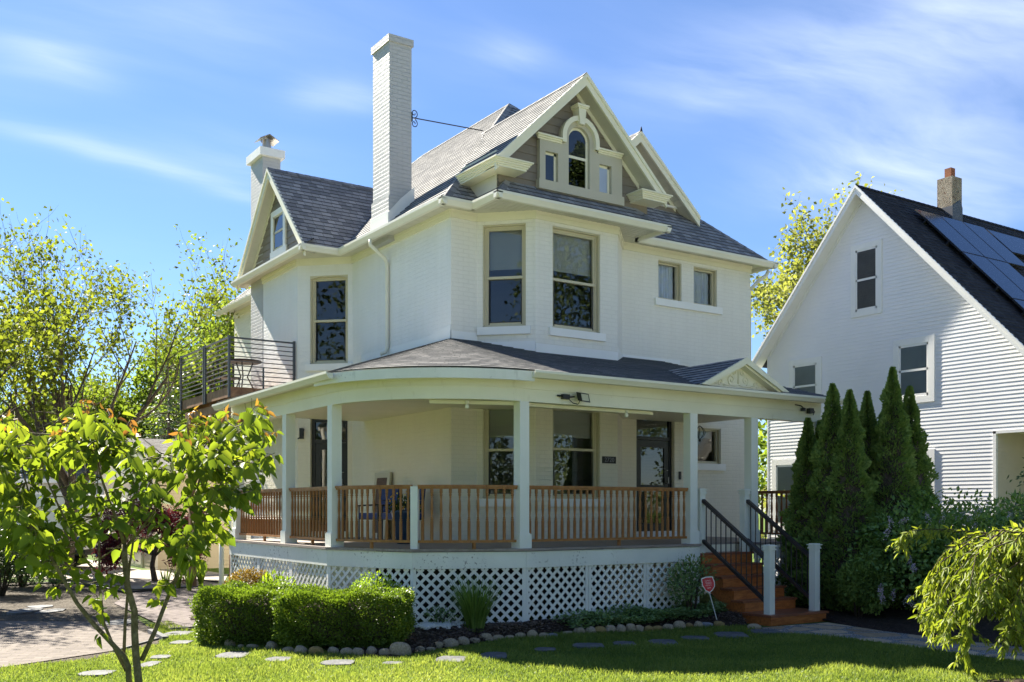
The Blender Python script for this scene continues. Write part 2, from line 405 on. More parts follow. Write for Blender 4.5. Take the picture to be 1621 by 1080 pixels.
def window(owner, fr, s0, s1, z0, z1, sash=True, rail=None, case='case', blind=None, curtain=False, sill=True, screen=True, cw=.055, sillmat='white', dep=.10, curt_mat='curtain'):
    m = MB(); g = MB()
    o0, o1 = -dep-.05, -dep+.015
    a, b, c, d = s0+.002, s1-.002, z0+.002, z1-.002
    for q in ((a, a+cw, c, d), (b-cw, b, c, d), (a+cw, b-cw, d-cw, d), (a+cw, b-cw, c, c+cw*.9)): fr.box(m, q[0], q[1], o0, o1, q[2], q[3])
    # outer stop bead, a little proud
    for q in ((a, a+.022, c+.03, d), (b-.022, b, c+.03, d), (a+.022, b-.022, d-.022, d)): fr.box(m, q[0], q[1], o1, -.02, q[2], q[3])
    zr = rail if rail else (z0+z1)/2
    if sash:
        fr.box(m, a+cw, b-cw, o0+.005, o1+.012, zr-.022, zr+.022)
        for q in ((a+cw, a+cw+.03), (b-cw-.03, b-cw)): fr.box(m, q[0], q[1], o0+.005, o1-.012, c+cw*.9, d-cw)
        fr.box(m, a+cw+.03, b-cw-.03, o0+.005, o1-.01, d-cw-.03, d-cw); fr.box(m, a+cw+.03, b-cw-.03, o0+.005, o1-.01, c+cw*.9, c+cw*.9+.035)
    w = part(m, 'window', case, owner)
    g.face([fr.p(a+cw*.6, o0+.02, c+cw*.6), fr.p(b-cw*.6, o0+.02, c+cw*.6), fr.p(b-cw*.6, o0+.02, d-cw*.6), fr.p(a+cw*.6, o0+.02, d-cw*.6)])
    part(g, 'pane', 'glass', w)
    if screen and sash:                      # dark insect-screen frame on the lower sash
        k = MB(); e = .016
        for q in ((a+cw+.03, a+cw+.03+e, c+cw, zr-.03), (b-cw-.03-e, b-cw-.03, c+cw, zr-.03), (a+cw+.03, b-cw-.03, c+cw*.9+.035, c+cw*.9+.05)): fr.box(k, q[0], q[1], o1-.01, o1-.002, q[2], q[3])
        part(k, 'screen_frame', 'screen', w)
    if sill:
        k = MB(); fr.box(k, s0-.09, s1+.09, -.02, .055, z0-.14, z0-.003); part(k, 'sill', sillmat, w)
    if blind:
        k = MB(); fr.box(k, a+cw*.7, b-cw*.7, o0-.07, o0-.06, blind, d-.01); fr.box(k, a+cw*.7, b-cw*.7, o0-.075, o0-.055, blind-.025, blind); part(k, 'shade', 'blind', w)
    if curtain:
        k = MB(); n = 26; q = []
        for i in range(n+1):
            t = a+.03+(b-a-.06)*i/n; q.append((t, o0-.05+.018*math.sin(i*1.9)+.008*math.sin(i*.7)))
        for i in range(n):
            k.face([fr.p(q[i][0], q[i][1], c), fr.p(q[i+1][0], q[i+1][1], c), fr.p(q[i+1][0], q[i+1][1], d), fr.p(q[i][0], q[i][1], d)])
        part(k, 'curtain', curt_mat, w)
    return w

# ---- plan of the walls (left to right round the front)
C0, C1, C2, C3, C4 = (.6, 14.2), (.6, 10.62), (-.24, 9.78), (-.24, 7.79), (.6, 6.95)
C5, C6, C7, C8, C9, C10, C11 = (.6, 3.0), (1.12, 3.0), (1.854, 2.266), (3.686, 2.266), (4.42, 3.0), (7.95, 3.0), (7.95, 14.2)
ring = [C0, C1, C2, C3, C4, C5, C6, C7, C8, C9, C10, C11, C0]
fr = [Fr(ring[i], ring[i+1]) for i in range(12)]
F_BAYL, F_CHL, F_LEFT, F_NAR, F_CHF, F_BAY, F_RIGHT = fr[2], fr[3], fr[4], fr[5], fr[6], fr[7], fr[9]
holes = {i: [] for i in range(12)}
holes[3] = [(.272, 1.092, 4.53, 6.34), (.28, 1.085, 1.0, 3.42)]
holes[6] = [(.105, .868, 4.72, 6.50), (.105, .868, 1.74, 3.4)]
holes[7] = [(.363, 1.426, 4.72, 6.50), (.363, 1.426, 1.74, 3.4)]
holes[9] = [(.926, 1.554, 5.72, 6.49), (1.886, 2.548, 5.72, 6.49), (.36, 1.36, 1.02, 3.42), (1.80, 2.66, 2.49, 3.22)]
mw, mr, lw, lr = MB(), MB(), MB(), MB()      # white above the porch roof; below it warm bounce light is painted in
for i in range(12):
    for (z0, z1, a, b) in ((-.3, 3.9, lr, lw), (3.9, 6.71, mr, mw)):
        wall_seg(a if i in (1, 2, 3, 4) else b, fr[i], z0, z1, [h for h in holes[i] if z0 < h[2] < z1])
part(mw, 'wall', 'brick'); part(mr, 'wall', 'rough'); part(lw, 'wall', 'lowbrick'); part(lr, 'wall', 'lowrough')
# frieze under the eaves
k = MB()
for i in range(12):
    f = fr[i]; f.box(k, -.012, f.L+.012, .0, .028, 6.56, 6.64); f.box(k, -.018, f.L+.018, 0, .042, 6.64, 6.70)
part(k, 'frieze', 'cream')
# windows
window(house, F_CHF, *holes[6][0], rail=5.587, blind=5.78)
window(house, F_BAY, *holes[7][0], rail=5.592, blind=5.80)
window(house, F_CHF, *holes[6][1], rail=2.588, blind=2.84)
window(house, F_BAY, *holes[7][1], rail=2.617, blind=2.86)
window(house, F_RIGHT, *holes[9][0], sash=False, curtain=True, sill=False)
window(house, F_RIGHT, *holes[9][1], sash=False, curtain=True, sill=False)
k = MB(); F_RIGHT.box(k, .82, 2.66, -.02, .055, 5.58, 5.717); part(k, 'sill', 'white')
window(house, F_RIGHT, *holes[9][3], sash=False, blind=3.05)
window(house, F_CHL, *holes[3][0], rail=5.425)
k = MB(); f = F_CHL; a, b = .272, 1.092       # segmental arch head of the side window
pts = [f.p(a, -.09, 6.34)]+[f.p(a+(b-a)*i/8, -.09, 6.34-.07*((2*i/8-1)**2)) for i in range(9)]+[f.p(b, -.09, 6.34)]
k.prism(pts[:1]+pts[1:-1]+pts[-1:], f.n*.088); part(k, 'window_head', 'case')
# doors: black frames, tall glass, transom
def entry(f, s0, s1, z0, z1):
    m = MB(); o0, o1 = -.14, -.08; w = .07
    for q in ((s0+.003, s0+w, z0, z1-.003), (s1-w, s1-.003, z0, z1-.003), (s0+w, s1-w, z1-w, z1-.003), (s0+w, s1-w, z1-.50, z1-.43), (s0+w, s1-w, z0, z0+.05)): f.box(m, q[0], q[1], o0, o1, q[2], q[3])
    d = part(m, 'door_frame', 'door'); k = MB(); a, b, c, e = s0+w+.004, s1-w-.004, z0+.055, z1-.505
    for q in ((a, a+.12, c, e), (b-.12, b, c, e), (a+.12, b-.12, e-.14, e), (a+.12, b-.12, c, c+.20), (a+.12, b-.12, c+.88, c+.96)): f.box(k, q[0], q[1], o0+.01, o1-.012, q[2], q[3])
    dd = part(k, 'door', 'door'); g = MB()
    g.face([f.p(a+.1, o0+.03, c+.1), f.p(b-.1, o0+.03, c+.1), f.p(b-.1, o0+.03, e-.1), f.p(a+.1, o0+.03, e-.1)])
    part(g, 'pane', 'glass', dd); g = MB()
    g.face([f.p(s0+w-.02, o0+.03, z1-.45), f.p(s1-w+.02, o0+.03, z1-.45), f.p(s1-w+.02, o0+.03, z1-w+.02), f.p(s0+w-.02, o0+.03, z1-w+.02)])
    part(g, 'transom_pane', 'glass', d)
    g = MB(); g.tube([f.p(b-.06, o1-.012, c+1.0), f.p(b-.06, o1+.05, c+1.0), f.p(b-.06, o1+.05, c+1.12)], .012, 8); g.lathe([(.028, 0), (.028, .01)], f.p(b-.06, o1, c+1.25), 8); part(g, 'handle', 'galv', dd)
    g = MB(); f.box(g, s0-.02, s1+.02, -.1, .05, z0-.02, z0+.1); part(g, 'threshold', 'white', d)
entry(F_RIGHT, *holes[9][2]); entry(F_CHL, *holes[3][1])

# ---- main hip roof
EX0, EX1, EY0, EY1, EZ, SL = .27, 8.22, 2.67, 14.5, 6.74, .95
RX = (EX0+EX1)/2; RH = EZ+SL*(RX-EX0); RY0, RY1 = EY0+(RX-EX0), EY1-(RX-EX0)
k = MB(); ex = .142
k.lapped([(EX0, EY0, EZ), (RX, RY0, RH), (RX, RY1, RH), (EX0, EY1, EZ)], ex, .011, seed=1)
k.lapped([(EX0, EY0, EZ), (EX1, EY0, EZ), (RX, RY0, RH)], ex, .011, seed=2)
k.lapped([(EX1, EY0, EZ), (EX1, EY1, EZ), (RX, RY1, RH), (RX, RY0, RH)], ex, .011, seed=3)
k.lapped([(EX0, EY1, EZ), (RX, RY1, RH), (EX1, EY1, EZ)], ex, .011, seed=4)
def cap(mb, p, q, w=.09, fall=.66):
    p, q = Vector(p), Vector(q); d = (q-p).normalized(); s = d.cross(Vector((0, 0, 1))).normalized(); u = s.cross(d); L = (q-p).length; n = max(1, int(L/.2))
    for i in range(n):
        a = p+d*(L*i/n); b = p+d*(L*(i+1)/n)
        for sg in (1, -1): mb.face([a+u*.03, b+u*.024, b+s*(w*sg)-u*(w*fall-.022), a+s*(w*sg)-u*(w*fall-.027)], [(i*.4, .07), (i*.4+.2, .07), (i*.4+.2, .1), (i*.4, .1)])
cap(k, (EX0, EY0, EZ), (RX, RY0, RH)); cap(k, (EX1, EY0, EZ), (RX, RY0, RH)); cap(k, (RX, RY0, RH), (RX, RY1, RH), .09, .93); cap(k, (EX0, EY1, EZ), (RX, RY1, RH))
roof = part(k, 'roof', 'shing')
k = MB(); k.box(EX0+.01, EX1-.01, EY0+.01, EY1-.01, 6.70, 6.716)
def ribs(mb, x0, x1, y0, y1, z, along='x', step=.1):
    t = x0 if along == 'x' else y0; e = x1 if along == 'x' else y1
    while t < e-.02:
        if along == 'x': mb.box(t, t+.012, y0, y1, z-.006, z+.001)
        else: mb.box(x0, x1, t, t+.012, z-.006, z+.001)
        t += step
ribs(k, EX0+.02, .6, EY0+.05, 6.8, 6.70, 'y', .3); ribs(k, 4.6, EX1-.02, EY0+.02, 3.0, 6.70, 'x', .3)
part(k, 'soffit', 'soffit')
def gutter(p, q, out, h=.12, w=.11):
    mb = MB()
    p, q, out = Vector(p), Vector(q), Vector(out)
    prof = [(.0, -h), (w*.55, -h), (w*.8, -h*.62), (w, -h*.35), (w, 0), (w-.018, 0), (w-.018, -.02), (0, -.02)]
    pts = [p+out*a+Vector((0, 0, b)) for a, b in prof]; mb.prism(pts, q-p); part(mb, 'gutter', 'gut')
k = MB(); gz = EZ+.012
gutter((EX0, EY0-.11, gz), (EX0, 6.70, gz), (-1, 0, 0)); gutter((EX0, 10.85, gz), (EX0, EY1, gz), (-1, 0, 0))
gutter((EX0-.11, EY0, gz), (.85, EY0, gz), (0, -1, 0)); gutter((4.46, EY0, gz), (EX1+.11, EY0, gz), (0, -1, 0)); gutter((EX1, EY0-.11, gz), (EX1, EY1, gz), (1, 0, 0))

# ---- pent roof over the bay and the front gable
k = MB(); PX0, PX1, PY = .85, 4.46, 1.88
k.lapped([(PX0, PY, EZ), (PX1, PY, EZ), (PX1-.40, PY+.40, EZ+.38), (PX0+.40, PY+.40, EZ+.38)], ex, .011, seed=5)
k.lapped([(PX0, PY, EZ), (PX0+.40, PY+.40, EZ+.38), (PX0+.40, 3.1, EZ+.38), (PX0, 2.72, EZ)], ex, .011, seed=6)
k.lapped([(PX1, PY, EZ), (PX1-.40, PY+.40, EZ+.38), (PX1-.40, 3.1, EZ+.38), (PX1, 2.72, EZ)], ex, .011, seed=7)
cap(k, (PX0, PY, EZ), (PX0+.38, PY+.38, EZ+.36), .08); cap(k, (PX1, PY, EZ), (PX1-.38, PY+.38, EZ+.36), .08)
part(k, 'bay_roof', 'shing')
k = MB(); k.box(PX0+.008, PX1-.008, PY+.008, EY0+.012, 6.699, 6.714); ribs(k, PX0+.02, PX1-.02, PY+.02, EY0, 6.699, 'x', .1)
part(k, 'soffit', 'soffit')
k = MB(); gutter((PX0-.11, PY, gz), (PX1+.11, PY, gz), (0, -1, 0)); gutter((PX0, PY-.11, gz), (PX0, 2.67, gz), (-1, 0, 0)); gutter((PX1, PY-.11, gz), (PX1, 2.67, gz), (1, 0, 0))

def gable(name, mapf, xc, hw, zap, zt, yr, yw, roofpolys, x0, x1, zb, win=None, shade='shing', sid='taupe', expo=.15, owner=None, trim='cream', sof='soffit', wall=True):
    """mapf(x, y, z): x across the gable, y into the house; yr rake face, yw wall face"""
    P = lambda x, y, z: Vector(mapf(x, y, z))
    HW = hw if isinstance(hw, tuple) else (hw, hw); ZT = zt if isinstance(zt, tuple) else (zt, zt)
    SS = {-1: (zap-ZT[0])/HW[0], 1: (zap-ZT[1])/HW[1]}; out = (P(0, -1, 0)-P(0, 0, 0)).normalized()
    g = MB(); top = lambda x: zap-SS[-1 if x < xc else 1]*abs(x-xc)-.10
    if wall: g.lapped([P(x0, yw, zb), P(x1, yw, zb), P(x1, yw, top(x1)), P(xc, yw, top(xc)), P(x0, yw, top(x0))], expo, .014, out=out)
    if wall: part(g, name, sid, owner)
    r = MB()
    for i, q in enumerate(roofpolys): r.lapped([P(*c) for c in q], .142, .011, seed=i+11)
    ends = [c for q in roofpolys for c in q]; yb = max(c[1] for c in ends)
    cap(r, P(xc, yr, zap), P(xc, yb, zap), .09, .93); part(r, 'gable_roof', shade, owner)
    b = MB(); s = MB(); fz = MB()
    for sg in (-1, 1):
        sl = SS[sg]; hw = HW[0 if sg < 0 else 1]
        def line(y0, y1, d0, d1, mb, over=0.):
            hx = hw+over
            a = [P(xc, y0, zap-d0), P(xc+sg*hx, y0, zap-sl*hx-d0), P(xc+sg*hx, y0, zap-sl*hx-d1), P(xc, y0, zap-d1)]
            mb.prism(a, P(0, y1, 0)-P(0, y0, 0))
        line(yr-.02, yr+.035, -.012, .06, b); line(yr+.004, yr+.045, .06, .20, b)       # crown and rake board
        line(yr+.045, yw, .135, .15, s, -.03)                                            # sloping soffit
        n = 14
        for i in range(n):                                                              # soffit panel joints
            t = .1+(hw-.2)*i/n; s.bar(P(xc+sg*t, yr+.05, zap-sl*t-.152), P(xc+sg*t, yw-.01, zap-sl*t-.152), .012, .006)
        line(yw-.03, yw, .15, .24, fz, -.40)
    part(b, 'rake_board', trim, owner); part(s, 'rake_soffit', sof, owner); part(fz, 'rake_trim', trim, owner)
idn = lambda x, y, z: (x, y, z)
GX, GW, GZ, GT, GY, GWY = 2.70, 1.886, 9.14, 7.32, 1.92, 2.27
gable('front_gable', idn, GX, GW, GZ, GT, GY, GWY,
      [[(GX, GY, GZ), (GX, 5.12, GZ), (GX-GW, 3.1, GT), (GX-GW, GY, GT)], [(GX, GY, GZ), (GX, 5.25, GZ), (GX+GW, 3.34, GT), (GX+GW, GY, GT)]], 1.08, 4.40, 6.9)
k = MB()
def ret(x0, x1, ex0, ex1, left=False):
    k = MB()
    #                     # boxed cornice return with a crown that steps out
    for z0, z1, o in ((7.19, 7.225, .0), (7.225, 7.255, .02), (7.255, 7.285, .042), (7.285, 7.312, .062)):
        k.box(x0-o*ex0, x1+o*ex1, GY-.01-o, GWY-.002, z0, z1)
    k.box(x0-.09*ex0, x1+.09*ex1, GY-.095, GWY-.004, 7.31, 7.335)
    if left:
        for z0, z1, o in ((7.19, 7.225, .0), (7.225, 7.255, .02), (7.255, 7.285, .042), (7.285, 7.312, .062), (7.312, 7.335, .09)):
            k.box(x0-o, 1.07, GWY+.001, 3.12, z0+.0005, z1-.0005)
    part(k, 'cornice_return', 'cream')
ret(GX-GW+.03, 1.42, 1, 1, True); ret(3.98, GX+GW-.03, 1, 1)
for q in (1.06, 4.395): k = MB(); k.box(q, q+.025, GWY+.02, 3.4, 6.9, 7.6); part(k, 'gable_cheek', 'soffit')
# Palladian window of the front gable
f = Fr((0, GWY), (5, GWY)); k = MB()
WC = 2.735
for q in ((1.88, 2.0, 7.23, 7.92), (2.27, 2.50, 7.23, 7.92), (2.97, 3.19, 7.23, 7.92), (3.47, 3.72, 7.23, 7.92), (2.0, 2.27, 7.74, 7.92), (3.19, 3.47, 7.74, 7.92)): f.box(k, q[0], q[1], .012, .095, q[2], q[3])
f.box(k, 1.85, 3.75, .012, .12, 7.07, 7.23)
def arc(cx, cz, r, a0, a1, n): return [(cx+r*math.cos(RAD(a0+(a1-a0)*i/n)), cz+r*math.sin(RAD(a0+(a1-a0)*i/n))) for i in range(n+1)]
ri, ro = .235, .40; zc = 8.06
A, B = arc(WC, zc, ri, 0, 180, 20), arc(WC, zc, ro, 0, 180, 20)
for i in range(20): k.prism([f.p(A[i][0], .012, A[i][1]), f.p(B[i][0], .012, B[i][1]), f.p(B[i+1][0], .012, B[i+1][1]), f.p(A[i+1][0], .012, A[i+1][1])], f.n*.083)
for s0, s1 in ((WC-ro, WC-ri), (WC+ri, WC+ro)): f.box(k, s0, s1, .012, .095, 7.921, zc)
w = part(k, 'window', 'taupe2'); g = MB()
for s0, s1, z0, z1 in ((2.0, 2.27, 7.23, 7.74), (3.19, 3.47, 7.23, 7.74)): g.face([f.p(s0, .027, z0), f.p(s1, .027, z0), f.p(s1, .027, z1), f.p(s0, .027, z1)])
g.face([f.p(2.50, .027, 7.23), f.p(2.97, .027, 7.23)]+[f.p(x, .027, z) for x, z in arc(WC, zc, ri, 0, 180, 16)])
part(g, 'pane', 'glass', w); g = MB()
for s0, s1, z0, z1 in ((2.0, 2.27, 7.23, 7.74), (3.19, 3.47, 7.23, 7.74)):
    for q in ((s0, s0+.03, z0, z1), (s1-.045, s1, z0, z1), (s0, s1, z1-.04, z1), (s0, s1, z0, z0+.03)): f.box(g, q[0], q[1], .008, .03, q[2], q[3])
for q in ((2.50, 2.535, 7.23, 8.06), (2.925, 2.97, 7.23, 8.06), (2.535, 2.925, 7.745, 7.79), (2.535, 2.925, 7.23, 7.26)): f.box(g, q[0], q[1], .008, .034, q[2], q[3])
A2 = arc(WC, zc, ri-.04, 0, 180, 16); B2 = arc(WC, zc, ri, 0, 180, 16)
for i in range(16): g.prism([f.p(A2[i][0], .01, A2[i][1]), f.p(B2[i][0], .01, B2[i][1]), f.p(B2[i+1][0], .01, B2[i+1][1]), f.p(A2[i+1][0], .01, A2[i+1][1])], f.n*.024)
part(g, 'sash', 'cream', w); g = MB()
f.box(g, 2.54, 2.92, .0225, .024, 7.27, 7.74); part(g, 'screen', m_glass('dim_screen', (.35, .37, .42), 1.6), w)
g = MB(); f.box(g, 1.99, 3.48, .017, .0195, 7.22, 7.76); f.box(g, 2.49, 2.98, .017, .0195, 7.761, 8.3); part(g, 'room_shade_panel', 'screen', w)  # flat dark panel painted as the shade of the room inside
g = MB(); f.box(g, 3.2, 3.46, .0205, .022, 7.24, 7.73); part(g, 'shade', 'curtain', w)
g = MB()                                         # stepped ledge, arch hood and keystone
for o, dz in ((.115, 0), (.085, -.028), (.06, -.056)):
    for s0, s1 in ((1.80, WC-ro+.01), (WC+ro-.01, 3.70)): f.box(g, s0+(.115-o)*.6, s1-(.115-o)*.0, .09, o+.05, 7.975+dz, 8.003+dz)
    r0, r1 = ro-.075+(.115-o)*.9, ro+.01-(.115-o)*.4
    A, B = arc(WC, zc, r0, 0, 180, 24), arc(WC, zc, r1, 0, 180, 24)
    for i in range(24): g.prism([f.p(A[i][0], .093, A[i][1]), f.p(B[i][0], .093, B[i][1]), f.p(B[i+1][0], .093, B[i+1][1]), f.p(A[i+1][0], .093, A[i+1][1])], f.n*(o-.043-.004*(o > .1)))
    for sg in (-1, 1): f.box(g, *sorted((WC+sg*r0, WC+sg*r1)), .092, o+.046, 7.95, zc)
kp = [(-.055, 8.32), (.055, 8.32), (.085, 8.60), (-.085, 8.60)]
g.prism([f.p(WC+x, .012, z) for x, z in kp], f.n*.18); f.box(g, WC-.115, WC+.115, .012, .21, 8.60, 8.625); f.box(g, WC-.13, WC+.13, .012, .225, 8.625, 8.66)
part(g, 'arch_hood', 'cream', w)

# ---- right-hand dormer gable
gable('right_gable', idn, 5.27, 1.63, 9.13, 7.68, 3.42, 3.76,
      [[(5.27, 3.42, 9.13), (5.27, 5.2, 9.13), (3.64, 3.7, 7.68), (3.64, 3.42, 7.68)], [(5.27, 3.42, 9.13), (5.27, 5.2, 9.13), (6.9, 3.7, 7.68), (6.9, 3.42, 7.68)]], 3.8, 6.75, 7.72)
k = MB(); k.box(5.6, 6.72, 3.70, 3.76, 7.86, 7.90); part(k, 'flashing', 'white')
k = MB(); k.lathe([(.03, 0), (.02, .05), (.008, .1)], (5.27, 3.42, 9.13), 8); part(k, 'finial', 'black')
# ---- left cross gable (faces left)
LX = -.24; ym = 8.785
lmap = lambda x, y, z: (LX+y, ym-x, z)            # x across (to the right when facing it), y into the house
gable('side_gable', lmap, 0, 1.98, 8.80, 6.74, -.27, 0.,
      [[(0, -.27, 8.8), (0, 2.68, 8.8), (1.98, .51, 6.74), (1.98, -.27, 6.74)], [(0, -.27, 8.8), (0, 2.68, 8.8), (-1.98, .51, 6.74), (-1.98, -.27, 6.74)]], -1.62, 1.62, 6.80)
k = MB(); k.lapped([(LX-.27, ym-1.96, 6.745), (LX-.27, ym+1.96, 6.745), (LX, ym+1.96, 6.95), (LX, ym-1.96, 6.95)], .142, .011, seed=21); part(k, 'pent_roof', 'shing')
k = MB(); k.box(LX-.262, .62, ym-1.975, ym+1.975, 6.698, 6.713); part(k, 'soffit', 'soffit')
k = MB(); gutter((LX-.27, ym-2.09, gz), (LX-.27, ym+2.05, gz), (-1, 0, 0)); gutter((LX-.38, ym-1.985, gz), (EX0, ym-1.985, gz), (0, -1, 0))
f = Fr((LX, ym+2), (LX, ym-2)); w0 = 2-.47+.03  # side gable window
def sidewin(s0, s1, z0, z1):
    k = MB()
    for q in ((s0, s0+.12, z0+.14, z1), (s1-.12, s1, z0+.14, z1), (s0+.12, s1-.12, z1-.12, z1), (s0-.05, s1+.05, z0, z0+.14)): f.box(k, q[0], q[1], .012, .05, q[2], q[3])
    w = part(k, 'window', 'white'); g = MB()
    for q in ((s0+.12, s0+.16, z0+.14, z1-.12), (s1-.16, s1-.12, z0+.14, z1-.12), (s0+.12, s1-.12, (z0+z1)/2, (z0+z1)/2+.045), (s0+.12, s1-.12, z0+.14, z0+.18), (s0+.12, s1-.12, z1-.16, z1-.12)): f.box(g, q[0], q[1], .018, .034, q[2], q[3])
    part(g, 'sash', 'case', w); g = MB(); g.face([f.p(s0+.11, .025, z0+.12), f.p(s1-.11, .025, z0+.12), f.p(s1-.11, .025, z1-.11), f.p(s0+.11, .025, z1-.11)]); part(g, 'pane', 'glass', w)
    g = MB(); f.box(g, s0+.1, s1-.1, .017, .0195, z0+.12, z1-.1); part(g, 'room_shade_panel', 'screen', w)  # dark sheet standing in for the shaded attic behind the pane
sidewin(1.60, 2.42, 6.98, 7.98)

# ---- chimneys
k = MB(); k.box(.45, .96, 5.04, 5.77, 6.6, 7.45); k.box(.475, .945, 5.06, 5.75, 7.45, 10.34)
ch = part(k, 'chimney', 'chim'); k = MB(); k.box(.445, .975, 5.03, 5.78, 10.34, 10.47); part(k, 'cap', 'chim', ch)
k = MB(); k.prism([(.435, 5.03, 6.86), (.985, 5.03, 7.40), (.985, 5.03, 7.68), (.70, 5.03, 7.42), (.435, 5.03, 7.12)], (0, -.012, 0)); k.prism([(.44, 5.025, 6.88), (.44, 5.78, 6.88), (.44, 5.78, 7.14), (.44, 5.025, 7.14)], (-.012, 0, 0)); part(k, 'flashing', 'white', ch)
k = MB(); k.tube([(.945, 5.1, 9.02), (2.80, 5.45, 9.26)], .011, 6); k.box(.945, .96, 5.04, 5.16, 8.93, 9.11)
for sg in (-1, 1):
    pts = []
    for i in range(22):
        a = i/21*2*math.pi*1.3; r = .085*(1-i/26); pts.append((1.03-.0+math.sin(a)*r*.9, 5.11, 9.02+sg*(.085+.012-math.cos(a)*r)))
    k.tube(pts, .009, 5)
part(k, 'stay_rod', 'black', ch)
k = MB(); q = [(2.80, 5.45, 9.28), (2.2, 4.6, 8.78), (1.55, 3.85, 8.03), (1.1, 3.25, 7.62)]
k.tube([(x, y, EZ+SL*(x-EX0)+.03) for x, y, z in q], .007, 5); part(k, 'cable', 'black')
k = MB(); k.box(-.245, .17, 9.80, 10.56, -.3, 9.42); ch = part(k, 'chimney', 'chim')
k = MB(); k.box(-.33, .25, 9.72, 10.64, 9.42, 9.60); part(k, 'cap', 'white', ch)
k = MB(); k.lathe([(.13, 0), (.13, .08), (.10, .08), (.10, .30)], (-.04, 10.1, 9.60), 12)
k.box(-.2, .12, 9.95, 10.25, 9.605, 9.625)
for sg in (-1, 1): k.prism([(-.22+.18*(sg+1)*.0-.04, 9.9, 9.86), (-.04, 9.9, 9.98), (-.04, 9.9, 9.965), (-.26, 9.9, 9.845)] if sg < 0 else [(.18, 9.9, 9.86), (-.04, 9.9, 9.98), (-.04, 9.9, 9.965), (.18, 9.9, 9.845)], (0, .4, 0))
for x, y in ((-.13, 10.0), (.05, 10.0), (-.13, 10.2), (.05, 10.2)): k.box(x-.01, x+.01, y-.01, y+.01, 9.85, 9.92)
part(k, 'flue_cap', 'galv', ch)

# ---- downspouts
def downspout(pts, r=.038):
    k = MB(); k.tube(pts, r, 8); return part(k, 'downspout', 'gut', None, True)
downspout([(.2, 5.30, 6.62), (.2, 5.30, 6.52), (.5, 5.31, 6.32), (.555, 5.316, 6.22), (.555, 5.316, 4.62), (.53, 5.33, 4.54), (.44, 5.36, 4.50)])
downspout([(8.24, 2.75, 6.6), (8.2, 2.78, 6.5), (8.02, 2.85, 6.36), (7.99, 3.06, 6.2), (7.99, 3.06, 3.0)])

# ================================================================== THE PORCH
DZ = 1.0; RO = 2.0
def ringpts(off, n=18):                          # porch edge offset outwards from the post line, left rear -> right end
    pts = [(-2.0-off, 6.42)]
    for i in range(n+1):
        a = math.pi+math.pi/2*i/n; pts.append(((RO+off)*math.cos(a), 2.0+(RO+off)*math.sin(a)))
    return pts+[(6.42, -off)]
ST0, ST1 = 3.42, 4.70                            # stair opening
deck = MB(); o = ringpts(.12, 2)                 # chamfered corner deck
body = [o[0], o[1], o[2], o[3], (ST0, -.12), (ST0, .2), (ST1, .2), (ST1, -.12), (6.52, -.12), (6.52, 3.0)]
A = [(o[0][0]-.03, o[0][1]), (o[1][0]-.03, o[1][1]-.01), (o[2][0]-.02, o[2][1]-.02), (o[3][0], -.15), (ST0, -.15), (ST0, 3.0), (.6, 3.0), (.6, 6.42)]
deck.prism([(x, y, .965) for x, y in A], (0, 0, .035)); deck.box(ST0, ST1, .2, 3.0, .965, 1.0); deck.box(ST1, 6.55, -.15, 3.0, .965, 1.0)
part(deck, 'porch_floor', 'deck')
sk = MB(); lat = []
seg = [(o[0], o[1]), (o[1], o[2]), (o[2], o[3]), (o[3], (ST0, -.12)), ((ST1, -.12), (6.52, -.12)), ((6.52, -.12), (6.52, 3.0))]
for a, b in seg:
    f = Fr(a, b); f.box(sk, 0.002, f.L-.002, -.04, 0, .72, .955)
part(sk, 'skirt_board', 'fascia')
def lattice(f, s0, s1, z0, z1, pitch=.152, w=.041):
    k = MB(); H = z1-z0
    for lay, sg in ((0, 1), (1, -1)):
        t = s0-H
        while t < s1+H:
            a, b = t, t+sg*H                     # bottom s, top s
            q = []
            for s_, z_ in ((a, 0.), (b, H)): q.append((s_, z_))
            (sa, za), (sb, zb) = q
            def at(sx): return za+(zb-za)*(sx-sa)/(sb-sa)
            lo, hi = min(sa, sb), max(sa, sb)
            if hi > s0+.01 and lo < s1-.01:
                c0, c1 = max(lo, s0), min(hi, s1)
                p = f.p(c0, -.03-.009*lay, z0+at(c0)); r = f.p(c1, -.03-.009*lay, z0+at(c1))
                if (r-p).length > .03: k.bar(p, r, .008, w, f.n.cross(r-p))
            t += pitch
    for q in ((s0, s0+.05, z0, z1), (s1-.05, s1, z0, z1)): f.box(k, q[0], q[1], -.028, -.018, q[2], q[3])
    return k
for (a, b) in seg[:5]:
    f = Fr(a, b); n = 3 if f.L > 3 else (2 if f.L > 2.5 else 1)
    for i in range(n): part(lattice(f, f.L*i/n+.004, f.L*(i+1)/n-.004, -.16, .718), 'lattice_panel', 'lat')
k = MB(); k.box(-1.2, 3.3, 2.2, 2.24, -.3, .95); part(k, 'foundation', m_simple('dark_foundation', (.05, .045, .04), .9))

